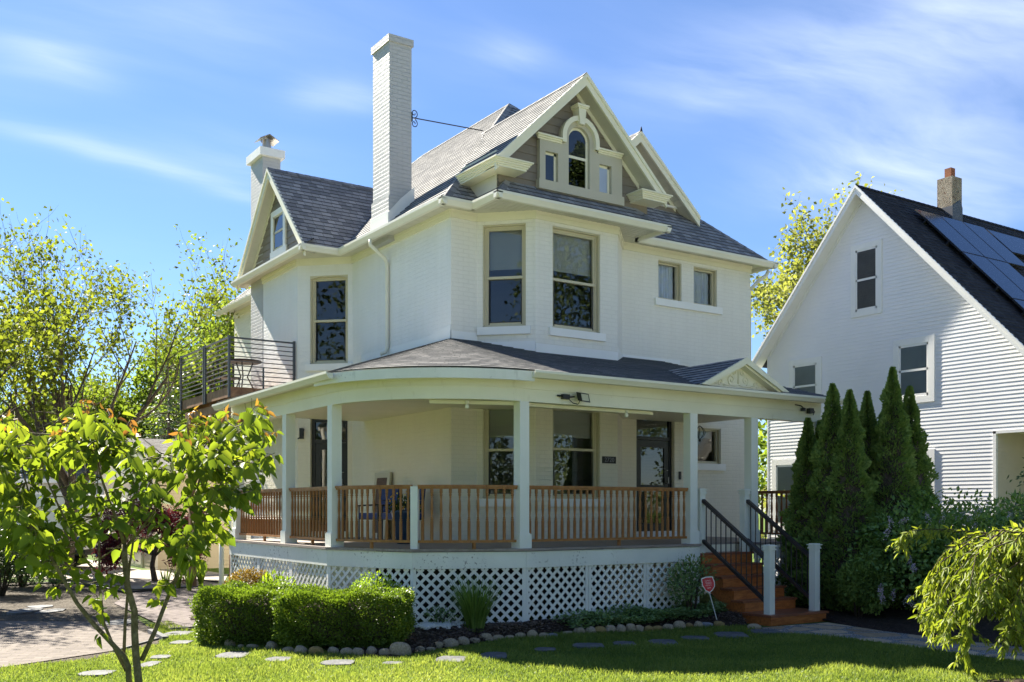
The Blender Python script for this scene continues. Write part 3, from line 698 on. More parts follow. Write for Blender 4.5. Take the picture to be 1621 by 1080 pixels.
# posts
def post(x, y, name='porch_post', ztop=3.12):
    k = MB(); h = .08; k.box(x-h, x+h, y-h, y+h, 1.0, ztop); p = part(k, name, 'post')
    k = MB(); h = .105; k.box(x-h, x+h, y-h, y+h, 1.0, 1.20); k.box(x-.092, x+.092, y-.092, y+.092, 1.2, 1.215); part(k, 'base', 'post', p)
PO = [(-2.0, 6.25), (-2.0, 3.81), (-2.0, 2.0), (0, 0), (3.32, 0), (4.73, 0), (6.35, 0)]
for x, y in PO: post(x, y)
nx = -RO*math.sin(RAD(45)), 2-RO*math.sin(RAD(45))
k = MB(); a45 = Vector((1, -1, 0)).normalized()*.052; b45 = Vector((1, 1, 0)).normalized()*.05; k.obox((nx[0], nx[1], 1.44), a45, b45, (0, 0, .44)); part(k, 'newel_post', 'post')
k = MB(); k.box(6.30, 6.38, 1.62, 1.70, 1.0, 1.93); part(k, 'newel_post', 'post')

# railings
bal_prof = [(.023, .0), (.023, .27), (.024, .272), (.014, .28), (.022, .29), (.022, .30), (.013, .31), (.02, .325), (.012, .335), (.019, .42), (.021, .47), (.017, .55), (.012, .60), (.02, .61), (.012, .62), (.022, .635), (.022, .645), (.014, .655), (.023, .665), (.023, .74)]
def bal_mesh(name, mat):
    k = MB(); k.lathe(bal_prof, (0, 0, 0), 8); me = k.build('baluster', mat, None); d = me.data; bpy.data.objects.remove(me); return d
BAL = bal_mesh('b', M['cedar']); BAL2 = bal_mesh('b', M['cedar2'])
def railing(pts, n, mat='cedar', foot=True):
    k = MB(); pts = [Vector((x, y, 0)) for x, y in pts]; up = Vector((0, 0, 1))
    def run(z, w, h, r=0):
        for p, q in zip(pts[:-1], pts[1:]): k.bar(p+up*z, q+up*z, w, h)
    run(1.885, .075, .032); run(1.86, .045, .03); run(1.105, .06, .036)
    tot = sum((q-p).length for p, q in zip(pts[:-1], pts[1:]))
    def at(t):
        for p, q in zip(pts[:-1], pts[1:]):
            L = (q-p).length
            if t <= L+1e-6: return p.lerp(q, t/L)
            t -= L
        return pts[-1]
    if foot: c = at(tot*.55); k.box(c.x-.02, c.x+.02, c.y-.02, c.y+.02, 1.0, 1.09)
    r = part(k, 'porch_railing', mat); me = BAL if mat == 'cedar' else BAL2; h = ORG[r.name]
    for i in range(n):
        p = at(tot*(i+.5)/n); b = bpy.data.objects.new('baluster', me); COL.objects.link(b); b.parent = r; b.location = (p.x-h.x, p.y-h.y, 1.12-h.z)
def arcpts(a0, a1, n=6): return [(RO*math.cos(RAD(a)), 2+RO*math.sin(RAD(a))) for a in [a0+(a1-a0)*i/n for i in range(n+1)]]
railing([(-2, 6.16), (-2, 3.9)], 18); railing([(-2, 3.72), (-2, 2.1)], 13)
railing(arcpts(182.5, 223.7), 13); railing(arcpts(226.3, 267.5), 11)
railing([(.085, 0), (3.235, 0)], 27); railing([(6.34, 1.62), (6.34, .1)], 13, 'cedar2', False)

# beam, frieze, round fascia, gutters, ceiling
def band(o0, o1, z0, z1, n=24):
    k = MB(); a, b = ringpts(o0, n), ringpts(o1, n)
    for i in range(len(a)-1):
        k.mesh([(*a[i], z0), (*a[i+1], z0), (*b[i+1], z0), (*b[i], z0), (*a[i], z1), (*a[i+1], z1), (*b[i+1], z1), (*b[i], z1)],
               [(0, 1, 2, 3), (4, 7, 6, 5), (0, 4, 5, 1), (2, 6, 7, 3), (0, 3, 7, 4), (1, 5, 6, 2)])
    return k
k = band(-.08, .082, 3.10, 3.285); part(k, 'porch_beam', 'beam')
k = band(-.08, .088, 3.287, 3.45); k2 = band(.08, .10, 3.28, 3.292); k.mesh(k2.v, k2.f); part(k, 'porch_frieze', 'beam')
k = band(.085, .30, 3.44, 3.452); part(k, 'porch_soffit', 'soffit')
OV = .33
full = ringpts(OV, 24); kk = MB(); a, b = ringpts(OV, 24), ringpts(OV-.03, 24)
for i in range(1, 25):
    kk.mesh([(*a[i], 3.36), (*a[i+1], 3.36), (*b[i+1], 3.36), (*b[i], 3.36), (*a[i], 3.50), (*a[i+1], 3.50), (*b[i+1], 3.50), (*b[i], 3.50)], [(0, 1, 2, 3), (4, 7, 6, 5), (0, 4, 5, 1), (2, 6, 7, 3), (0, 3, 7, 4), (1, 5, 6, 2)])
part(kk, 'eave_fascia', 'fascia')
k = MB(); gutter((-.05, -OV+.02, 3.51), (6.68, -OV+.02, 3.51), (0, -1, 0), .10, .11); gutter((-2-OV+.02, 1.35, 3.51), (-2-OV+.02, 6.5, 3.47), (-1, 0, 0), .10, .11)
k = MB(); c = ringpts(0., 10)
k.prism([(x, y, 3.30) for x, y in c]+[(6.42, 3.0, 3.30), (.6, 3.0, 3.30), (.6, 6.42, 3.30)], (0, 0, .012)); part(k, 'porch_ceiling', 'cream')
k = MB(); k.bar((-1.2, .55, 3.08), (-.02, .1, 3.08), .05, .05); k.bar((.2, .12, 3.08), (2.6, .12, 3.08), .05, .05); part(k, 'conduit', 'cream')
k = MB(); apex = (.6, 3.0, 4.48); ez = 3.515; arcp = ringpts(OV, 12)
k.lapped([(0, -OV, ez), (6.62, -OV, ez), (5.45, 3.0, 4.48), (.6, 3.0, 4.48)], .142, .011, seed=31)
k.lapped([(6.62, -OV, ez), (6.62, 3.0, ez), (5.45, 3.0, 4.48)], .142, .011, seed=32)
k.lapped([(-2-OV, 2.0, ez), (-2-OV, 6.5, ez), (.6, 6.5, 4.48), (.6, 3.0, 4.48)], .142, .011, seed=33)
for i in range(1, 13): k.lapped([(*arcp[i], ez), (*arcp[i+1], ez), apex], .142, .011, seed=34)
part(k, 'porch_roof', 'shing')
k = MB()                                         # flashing where the porch roof meets the walls
F_LEFT.box(k, F_LEFT.L-3.5, F_LEFT.L, .002, .012, 4.40, 4.62)
k.prism([F_LEFT.p(F_LEFT.L-3.3, .004, 4.4), F_LEFT.p(F_LEFT.L, .004, 4.4), F_LEFT.p(F_LEFT.L, .004, 4.72), F_LEFT.p(F_LEFT.L-1., .004, 4.6)], F_LEFT.n*.012)
F_NAR.box(k, 0, F_NAR.L, .002, .014, 4.3, 4.62); F_CHF.box(k, 0, F_CHF.L, .002, .012, 4.18, 4.46); F_BAY.box(k, 0, F_BAY.L, .002, .012, 4.15, 4.42); fr[8].box(k, 0, fr[8].L, .002, .012, 4.2, 4.5); F_RIGHT.box(k, 0, 1.5, .002, .012, 4.3, 4.54)
part(k, 'flashing', 'white')
# pediment over the steps
k = MB(); px, ph, pw = 4.18, 4.03, 1.0
for sg in (-1, 1): k.lapped([(px, -.40, ph), (px, 1.5, ph), (px+sg*pw, .0, 3.54), (px+sg*pw, -.40, 3.54)], .142, .011, seed=41)
part(k, 'pediment_roof', 'shing')
k = MB(); k.prism([(px-pw+.12, -.22, 3.53), (px+pw-.12, -.22, 3.53), (px, -.22, ph-.06)], (0, .04, 0))
for sg in (-1, 1):
    k.prism([(px, -.42, ph+.008), (px+sg*(pw+.03), -.42, 3.53), (px+sg*(pw-.13), -.42, 3.53), (px, -.42, ph-.10)], (0, .05, 0))
    k.prism([(px, -.37, ph-.03), (px+sg*(pw-.05), -.37, 3.53), (px+sg*(pw-.2), -.37, 3.53), (px, -.37, ph-.13)], (0, .15, 0))
ped = part(k, 'pediment', 'cream')
k = MB()
def spiral(cx, cz, r, turns, a0, sg):
    return [(cx+sg*r*(1-i/26)*math.cos(a0+i/24*turns*2*math.pi), -.226, cz+r*(1-i/26)*math.sin(a0+i/24*turns*2*math.pi)) for i in range(25)]
for sg in (-1, 1):
    k.tube(spiral(px+sg*.16, 3.68, .085, 1.4, -1.2, sg), .011, 5); k.tube(spiral(px+sg*.40, 3.63, .06, 1.2, -1.0, sg), .010, 5); k.tube(spiral(px+sg*.10, 3.80, .045, 1.1, 2.4, sg), .009, 5)
    k.tube([(px+sg*.02, -.226, 3.6), (px+sg*.1, -.226, 3.585), (px+sg*.28, -.226, 3.59), (px+sg*.34, -.226, 3.575)], .011, 5); k.tube([(px+sg*.3, -.226, 3.6), (px+sg*.5, -.226, 3.6), (px+sg*.58, -.226, 3.61)], .009, 5)
k.tube([(px, -.226, 3.62), (px, -.226, 3.78), (px, -.226, 3.88)], [.016, .01, .004], 5); part(k, 'scroll_ornament', 'cream', ped, True)

# ---- stairs
k = MB(); zs = [.843, .666, .49, .315, .14, -.03]; ny = [-.10, -.34, -.57, -.80, -1.03, -1.26]
X0, X1 = 3.46, 4.66; stair = bpy.data.objects.new('porch_stairs', None); link(stair, house); stair.empty_display_size = .2; ORG[stair.name] = ORG[house.name]
for x in (X0+.02, X1-.02):
    poly = [(x, .19, zs[0]-.035)]
    for z, y in zip(zs, ny): poly += [(x, y+.03, z-.035), (x, y+.03, z-.175-.035)]
    poly = poly[:-1]+[(x, ny[-1]+.03, -.24), (x, ny[-1]+.25, -.24), (x, .19, zs[0]-.32)]
    st = MB(); st.prism(poly, (.03 if x < 4 else -.03, 0, 0)); part(st, 'stringer', 'stain', stair)
for i, (z, y) in enumerate(zip(zs, ny)):
    back = .2 if i == 0 else ny[i-1]+.03
    t = MB()
    if i == 5: t.box(X0-.06, X1+.06, y-.36, back, z-.035, z)
    else: t.box(X0-.02, X1+.02, y, back, z-.035, z)
    part(t, 'tread', 'tread', stair); t = MB()
    if i == 5: t.box(X0-.03, X1+.03, y-.33, y-.305, -.24, z-.036); t.box(X0-.03, X0, y-.305, y+.2, -.24, z-.036); t.box(X1, X1+.03, y-.305, y+.2, -.24, z-.036)
    else: t.box(X0+.022, X1-.022, y+.005, y+.028, z-.175, z-.036)
    part(t, 'riser', 'stain', stair)
t = MB(); t.box(X0+.02, X1-.02, .2, .22, .843, .965); part(t, 'riser', 'cream', stair)
for x in (3.54, 4.57):
    for (y, z0, z1) in ((.0, .843, 1.81), (-1.46, -.03, .94)):
        t = MB(); h = .058; t.box(x-h, x+h, y-h, y+h, z0, z1)
        for q in (-.03, .0, .03): t.box(x+q-.004, x+q+.004, y-h-.004, y+h+.004, z0, z1-.02)
        t.box(x-.075, x+.075, y-.075, y+.075, z1, z1+.022); t.box(x-.065, x+.065, y-.065, y+.065, z1+.022, z1+.055); t.box(x-.085, x+.085, y-.085, y+.085, z1+.055, z1+.07); t.box(x-.06, x+.06, y-.06, y+.06, z1+.07, z1+.082)
        part(t, 'newel_post', 'post', stair)
    p0, p1 = Vector((x, -.06, 1.70)), Vector((x, -1.40, .80)); q0, q1 = Vector((x, -.06, 1.045)), Vector((x, -1.40, .15))
    t = MB(); t.bar(p0, p1, .065, .05); t.bar(q0, q1, .05, .05); part(t, 'handrail', 'darkrail', stair)
    for i in range(12):
        a = (i+.7)/12.4; t = MB(); t.tube([q0.lerp(q1, a), p0.lerp(p1, a)], .0095, 6); part(t, 'spindle', 'darkrail', stair)

# ---- small fixtures on the porch
k = MB(); f = Fr((0, -.088), (6, -.088)); f.box(k, .64, .76, .0, .06, 3.17, 3.24); k.tube([f.p(.56, .02, 3.215), f.p(.64, .03, 3.21)], .014, 6); k.tube([f.p(.76, .03, 3.2), f.p(.84, .07, 3.21)], .012, 6)
k.tube([f.p(.76, .02, 3.18), f.p(.82, .05, 3.12), f.p(.9, .07, 3.1), f.p(.92, .1, 3.16)], .006, 5)
k.obox(f.p(.96, .12, 3.205), (.10, .03, 0), (.012, -.035, -.01), (0, .02, .065)); fl = part(k, 'floodlight', 'black')
k = MB(); k.obox(f.p(.964, .155, 3.20), (.082, .025, 0), (.002, -.006, -.002), (0, .016, .05)); part(k, 'lens', m_simple('lamp_lens', (.62, .60, .42), .2), fl)
for x, y in ((-.72, .32), (2.05, .10)):
    k = MB(); k.lathe([(.03, 0), (.03, -.03), (.018, -.04)], (x, y, 3.10), 8); b = part(k, 'bulb_holder', 'white'); k = MB(); k.lathe([(.015, -.04), (.032, -.075), (.03, -.10), (.012, -.115)], (x, y, 3.10), 8); part(k, 'bulb', 'white', b, True)
k = MB(); k.lathe([(.045, 0), (.045, .05), (.02, .06)], (5.86, -.16, 3.27), 8); k.tube([(5.72, -.1, 3.38), (5.84, -.13, 3.36), (5.86, -.16, 3.33)], .01, 5); part(k, 'dome_camera', 'black')
k = MB(); k.box(6.02, 6.12, -.18, -.1, 3.24, 3.33); k.tube([(6.15, -.12, 3.33), (6.2, -.13, 3.28), (6.17, -.12, 3.22)], .008, 5); part(k, 'camera', 'black')
f = F_BAY; k = MB(); f.box(k, 1.47, 1.78, .003, .02, 2.385, 2.51); pl = part(k, 'number_plate', 'black')
T = Matrix.Translation(f.p(1.625, .021, 2.447)) @ Matrix(((1, 0, 0, 0), (0, 0, -1, 0), (0, 1, 0, 0), (0, 0, 0, 1)))
part(text_mesh('2720', .115, T), 'house_number', m_simple('number_grey', (.26, .27, .31), .4), pl)
k = MB(); F_RIGHT.box(k, 1.47, 1.52, .003, .03, 2.15, 2.31); part(k, 'doorbell', 'black')
f = F_RIGHT; k = MB(); cx = 1.90; k.tube([f.p(cx, 0, 3.12), f.p(cx, .1, 3.12), f.p(cx, .12, 3.0)], .012, 6); f.box(k, cx-.05, cx+.05, 0, .02, 2.95, 3.2)
for a in range(4):
    t = RAD(a*45); pts = [f.p(cx+math.cos(t)*.11*math.sin(i/10*math.pi), .16+math.sin(t)*.11*math.sin(i/10*math.pi), 2.96+.28*i/10) for i in range(11)]; k.tube(pts, .005, 4)
    pts = [f.p(cx-math.cos(t)*.11*math.sin(i/10*math.pi), .16-math.sin(t)*.11*math.sin(i/10*math.pi), 2.96+.28*i/10) for i in range(11)]; k.tube(pts, .005, 4)
k.lathe([(.03, 0), (.01, -.05)], f.p(cx, .16, 2.96), 6); part(k, 'wall_lantern', 'black')
f = F_CHL; k = MB()                              # scrolled iron bracket by the side door
k.tube([f.p(.02, .03, 3.0), f.p(.12, .05, 3.06), f.p(.16, .05, 3.2)], .012, 6); f.box(k, .06, .14, .01, .05, 3.0, 3.22)
part(k, 'wall_lantern', 'black')
k = MB(); k.tube([F_BAYL.p(1.78+math.cos(i/12*6.28)*.07, .05, 2.98+math.sin(i/12*6.28)*.07) for i in range(13)], .012, 5); k.tube([F_BAYL.p(1.74, .05, 3.05), F_BAYL.p(1.6, .05, 3.25)], .012, 5); part(k, 'iron_hook', 'black')
# porch downspout at the far left end
downspout([(-2.28, 6.44, 3.40), (-2.2, 6.47, 3.28), (-2.06, 6.5, 3.15), (-2.06, 6.5, 1.15), (-2.10, 6.5, 1.02), (-2.24, 6.5, .9), (-2.24, 6.5, -.15)], .045)

# ---- balcony on the left side, timber deck with steel rails
k = MB(); bx0, bx1, by0, by1 = -1.62, -.3, 7.9, 11.2
k.box(bx0, bx1, by0, by0+.045, 3.80, 4.0); k.box(bx0, bx0+.045, by0+.045, by1, 3.80, 4.0); k.box(bx0+.05, .5, by0+.05, by1, 3.96, 3.998)
for y in (8.2, 9.3, 10.4): k.box(bx0+.05, .0, y, y+.05, 3.74, 3.95)
k.box(bx0+.1, bx0+.2, by0-.15, by1+.1, 3.58, 3.74); k.box(-.6, -.5, by0, by1, 3.58, 3.74)
for y in (8.1, 10.9): k.box(bx0+.1, bx0+.24, y, y+.14, -.2, 3.58)
k.bar((bx0+.15, 8.2, 3.0), (bx0+.15, 8.8, 3.58), .08, .08)
bal = part(k, 'balcony', 'timber'); k = MB()
for x, y in ((bx0-.02, by0-.02), (bx0-.02, 9.42), (bx0-.02, 9.52), (bx0-.02, by1), (bx1+.02, by0-.02)): k.box(x-.022, x+.022, y-.022, y+.022, 3.78, 5.02)
k.box(-.95, -.92, by0-.03, by0-.005, 4.0, 4.42)
for i in range(11):
    z = 4.98-.092*i; h = .016 if i == 0 else .009
    k.bar((bx0-.02, by0-.02, z), (bx1+.02, by0-.02, z), h*2, h*2); k.bar((bx0-.02, by0-.02, z), (bx0-.02, by1, z), h*2, h*2)
part(k, 'balcony_railing', 'steel', bal)
# ================================================================== THE NEIGHBOUR'S HOUSE
nb = thing('neighbour_house', (16.5, 2.0, ZL), 'white clapboard house with a steep dark roof carrying blue solar panels', 'house')
NX, NY, NZ = 12.2, 3.3, 9.2
nmap = lambda x, y, z: (NX+y, NY-x, z)
hl, hr = 3.32, 6.2; zl, zr = NZ-1.17*hl, NZ-1.07*hr
def ntop(y): return (NZ-1.17*(y-NY) if y > NY else NZ-1.07*(NY-y))-.10
k = MB(); e = .085
k.lapped([(NX, 6.3, -.2), (NX, .05, -.2), (NX, .05, ntop(.05)), (NX, NY, ntop(NY)), (NX, 6.3, ntop(6.3))], e, .0085, out=(-1, 0, 0))
k.lapped([(NX, .05, 3.2), (NX, -2.2, 3.2), (NX, .05, ntop(.05))], e, .0085, out=(-1, 0, 0))
part(k, 'wall', 'siding', nb)
k = MB(); k.lapped([(NX+1.3, .05, -.2), (NX+1.3, -4, -.2), (NX+1.3, -4, 3.2), (NX+1.3, .05, 3.2)], e, .0085, out=(-1, 0, 0)); k.lapped([(NX, .05, -.2), (NX+1.3, .05, -.2), (NX+1.3, .05, 3.2), (NX, .05, 3.2)], e, .0085, out=(0, -1, 0)); k.box(NX, NX+1.4, -4, .06, 3.205, 3.23); part(k, 'entry_recess', m_paint('entry_siding', (.66, .61, .5), .5, .05), nb)
k = MB(); k.box(NX-.022, NX+.05, .03, .10, -.2, 3.2); k.box(NX-.022, NX+.05, -4, .10, 3.15, 3.215); part(k, 'corner_trim', 'white', nb)
k = MB(); k.box(NX-.015, NX+9, 6.28, 6.32, -.3, ntop(6.3)+.05); part(k, 'wall', 'siding', nb)
k = MB(); k.box(NX+1.35, NX+9, -2.6, -2.5, -.3, 3); part(k, 'wall', 'siding', nb)
gable('gable_end', nmap, 0, (hl, hr), NZ, (zl, zr), -.36, 0., [[(0, -.36, NZ), (0, 11, NZ), (-hl, 11, zl), (-hl, -.36, zl)], [(0, -.36, NZ), (0, 11, NZ), (hr, 11, zr), (hr, -.36, zr)]], -3, 3, 5, shade='dshing', owner=nb, trim='white', sof='white', wall=False)
f = Fr((NX, 7), (NX, -4))                       # s = 7 - y
def nwin(y1, y0, z0, z1, cas=.13, curtain=False):
    s0, s1 = 7-y1, 7-y0; k = MB()
    for q in ((s0, s0+cas, z0, z1), (s1-cas, s1, z0, z1), (s0+cas, s1-cas, z1-cas, z1), (s0+cas, s1-cas, z0, z0+cas)): f.box(k, q[0], q[1], -.01, .03, q[2], q[3])
    w = part(k, 'window', 'white', nb); a, b, c, d = s0+cas, s1-cas, z0+cas, z1-cas; zm = (c+d)/2; g = MB()
    for q in ((a, a+.045, c, d), (b-.045, b, c, d), (a, b, d-.05, d), (a, b, c, c+.06), (a, b, zm-.02, zm+.03)): f.box(g, q[0], q[1], .005, .022, q[2], q[3])
    part(g, 'sash', 'white', w); g = MB(); g.face([f.p(a, .0185, c), f.p(b, .0185, c), f.p(b, .0185, d), f.p(a, .0185, d)]); part(g, 'pane', 'nglass', w)
    g = MB(); f.box(g, a, b, .011, .0125, c, d); part(g, 'room_shade_panel', 'dusk', w)  # thin sheet with the dimness of the room put into its colour
    if curtain:
        g = MB(); n = 30
        for i in range(n):
            t0, t1 = a+.05+(b-a-.1)*i/n, a+.05+(b-a-.1)*(i+1)/n; o0, o1 = .0135+.003*(i % 2), .0135+.003*((i+1) % 2)
            g.face([f.p(t0, o0, c+.05), f.p(t1, o1, c+.05), f.p(t1, o1, d-.04), f.p(t0, o0, d-.04)])
        part(g, 'curtain', m_paint('grey_curtain', (.30, .33, .34), .9), w)
nwin(3.686, 2.821, 6.15, 7.88); nwin(2.515, 1.466, 3.96, 5.45, .15, True); nwin(5.583, 4.566, 3.96, 5.35, .14, True); nwin(2.45, 1.46, 1.0, 2.9, .14); nwin(6.15, 4.6, 1.0, 2.83, .14, True)
k = MB(); k.box(15.27, 15.69, 3.0, 3.42, 8.5, 9.98); ch = part(k, 'chimney', 'oldbrick', nb)
k = MB(); k.box(15.26, 15.70, 2.985, 3.43, 8.4, 9.22); k.prism([(15.26, 2.985, 9.22), (15.70, 2.985, 9.22), (15.6, 2.985, 9.42)], (0, .02, 0)); part(k, 'flashing', m_simple('lead_flashing', (.07, .08, .10), .5), ch)
k = MB(); k.box(15.39, 15.57, 3.11, 3.29, 9.98, 10.24); part(k, 'flue_liner', 'clay', ch)
sd = Vector((0, -1, -1.07)).normalized(); sn = Vector((0, -1.07, 1)).normalized()
def panel(x0, x1, y0, y1):
    a, b = Vector((x0, y0, NZ-1.07*(NY-y0)))+sn*.12, Vector((x0, y1, NZ-1.07*(NY-y1)))+sn*.12; dx = Vector((x1-x0, 0, 0)); k = MB()
    k.obox((a+b+dx)/2, dx/2, (b-a)/2, sn*.02); p = part(k, 'solar_panel', 'solarf', nb); k = MB(); i = .02; c = sn*.0215; u = (b-a).normalized()*i; v = Vector((i, 0, 0))
    k.face([a+c+u+v, a+c+u+dx-v, b+c-u+dx-v, b+c-u+v]); part(k, 'cells', 'solar', p)
    k = MB()
    for t in (.25, .75): q = a.lerp(b, t); k.obox(q-sn*.06+Vector((.03, 0, 0)), (.06, 0, 0), sd*.02, sn*.05)
    part(k, 'mount', 'solarf', p)
for c in range(3): panel(13.25+.95*c, 14.18+.95*c, 2.76, 1.58)
for c in range(2): panel(13.25+.95*c, 14.18+.95*c, 1.565, .39); panel(13.25+.95*c, 14.18+.95*c, .375, -.8)
panel(16.15, 17.85, 2.72, 2.04); panel(17.87, 19.57, 2.72, 2.04)

# ================================================================== FOLIAGE TOOLS
rng = np.random.default_rng(7)
def unit(n, r=rng):
    v = r.normal(size=(n, 3)); return v/np.linalg.norm(v, axis=1, keepdims=True)
def norm(a): return a/np.maximum(np.linalg.norm(a, axis=1, keepdims=True), 1e-9)
def np_mesh(name, V, F):
    me = bpy.data.meshes.new(name); V = np.ascontiguousarray(V, dtype=np.float32); F = np.ascontiguousarray(F, dtype=np.int32); m = F.shape[1]
    me.vertices.add(len(V)); me.vertices.foreach_set('co', V.ravel()); me.loops.add(F.size); me.loops.foreach_set('vertex_index', F.ravel())
    me.polygons.add(len(F)); me.polygons.foreach_set('loop_start', np.arange(0, F.size, m, dtype=np.int32)); me.update(calc_edges=True); return me
def leaf_mesh(name, mat, parent, P, D, U, L, Wd, shape=4, fold=.2, droop=.12, extra=None):
    """one mesh of separate leaves: base points P, blade directions D, upper-side normals U, lengths, widths"""
    n = len(P); D = norm(D); Sd = norm(np.cross(D, U)); U = np.cross(Sd, D); L = np.broadcast_to(L, (n,))[:, None]; Wd = np.broadcast_to(Wd, (n,))[:, None]
    if shape == 4:
        V = np.stack([P, P+D*L*.5+Sd*Wd*.5+U*fold*Wd, P+D*L-U*droop*L, P+D*L*.5-Sd*Wd*.5+U*fold*Wd], 1); F = np.arange(n*4).reshape(n, 4)
    else:
        V = np.stack([P, P+D*L*.22+Sd*Wd*.42+U*fold*Wd, P+D*L*.58+Sd*Wd*.40+U*fold*Wd*.9-U*droop*L*.3, P+D*L-U*droop*L, P+D*L*.58-Sd*Wd*.40+U*fold*Wd*.9-U*droop*L*.3, P+D*L*.22-Sd*Wd*.42+U*fold*Wd], 1)
        i = np.arange(n)*6; F = np.concatenate([np.stack([i, i+1, i+2, i+3], 1), np.stack([i, i+3, i+4, i+5], 1)])
    V = V.reshape(-1, 3); o0 = ORG.get(parent.name, Vector((0, 0, 0))) if parent is not None else Vector((0, 0, 0))
    V = V-np.array(o0)
    me = np_mesh(name, V, F); me.materials.append(mat); o = bpy.data.objects.new(name, me); link(o, parent); ORG[o.name] = o0.copy(); return o
def grow(r, p, d, L, rad, lev, segs, twigs, bend=.22, up=.08, kids=(3, 5), ratio=(.5, .75), ang=(.45, .95)):
    p = Vector(p); d = Vector(d).normalized(); n = 5; pts = [p.copy()]; rr = [rad]
    for i in range(n):
        d = (d+Vector(r.normal(0, bend/2, 3))+Vector((0, 0, up))).normalized(); p = p+d*(L/n); pts.append(p.copy()); rr.append(rad*(1-.72*(i+1)/n))
    segs.append((pts, rr))
    if lev <= 0: twigs.append(pts); return
    if lev == 1: twigs.append(pts[2:])
    k = r.integers(kids[0], kids[1]+1)
    for j in range(k):
        t = .3+.7*(j+r.random()*.7)/k; i = min(int(t*n), n-1); q = pts[i].lerp(pts[i+1], t*n-i)
        dd = (pts[i+1]-pts[i]).normalized(); ax = Vector(unit(1, r)[0]).cross(dd).normalized(); a = r.uniform(*ang)
        nd = dd*math.cos(a)+ax*math.sin(a)
        grow(r, q, nd, L*r.uniform(*ratio), max(rr[i]*.62, .006), lev-1, segs, twigs, bend, up, kids, ratio, ang)
def along(r, twigs, per, spread):
    P = []
    for t in twigs:
        m = r.poisson(per); 
        if m == 0: continue
        T = np.array([tuple(x) for x in t]); f = r.random(m)**.7*(len(T)-1); i = np.minimum(f.astype(int), len(T)-2); g = (f-i)[:, None]
        P.append(T[i]*(1-g)+T[i+1]*g+r.normal(0, spread, (m, 3)))
    return np.concatenate(P)
def tree(name, base, label, group, mat, leaf, trunkh, rad, stems, lev, Lm, per, spread, seed, lw=.6, cat='tree', bark='bark', up=.08, kids=(3, 5), droop=.1, lean=.5, minseg=0.):
    r = np.random.default_rng(seed); base = Vector(base); t = thing(name, base, label, cat, group); segs, twigs = [], []
    top = base+Vector((r.normal(0, .15), r.normal(0, .15), trunkh)); segs.append(([base, base.lerp(top, .5)+Vector((r.normal(0, .08), r.normal(0, .08), 0)), top], [rad*1.25, rad, rad*.9]))
    for i in range(stems):
        a = 2*math.pi*(i+r.random()*.6)/stems; s = r.uniform(.25, lean)
        grow(r, top-Vector((0, 0, r.uniform(0, trunkh*.25))), (math.cos(a)*s, math.sin(a)*s, 1), Lm*r.uniform(.75, 1.15), rad*.6, lev, segs, twigs, up=up, kids=kids)
    k = MB()
    for pts, rr in segs:
        if rr[0] >= minseg: k.tube(pts, rr, 6 if rr[0] > .05 else 4, False)
    k.build('trunk', M[bark], t, True)
    P = along(r, twigs, per, spread); n = len(P); D = unit(n, r); D[:, 2] -= .25; U = unit(n, r); U[:, 2] = np.abs(U[:, 2])+.3
    leaf_mesh('crown', mat, t, P, D, norm(U), leaf*r.uniform(.65, 1.3, n), leaf*lw*r.uniform(.7, 1.2, n), 4, .15, droop); return t

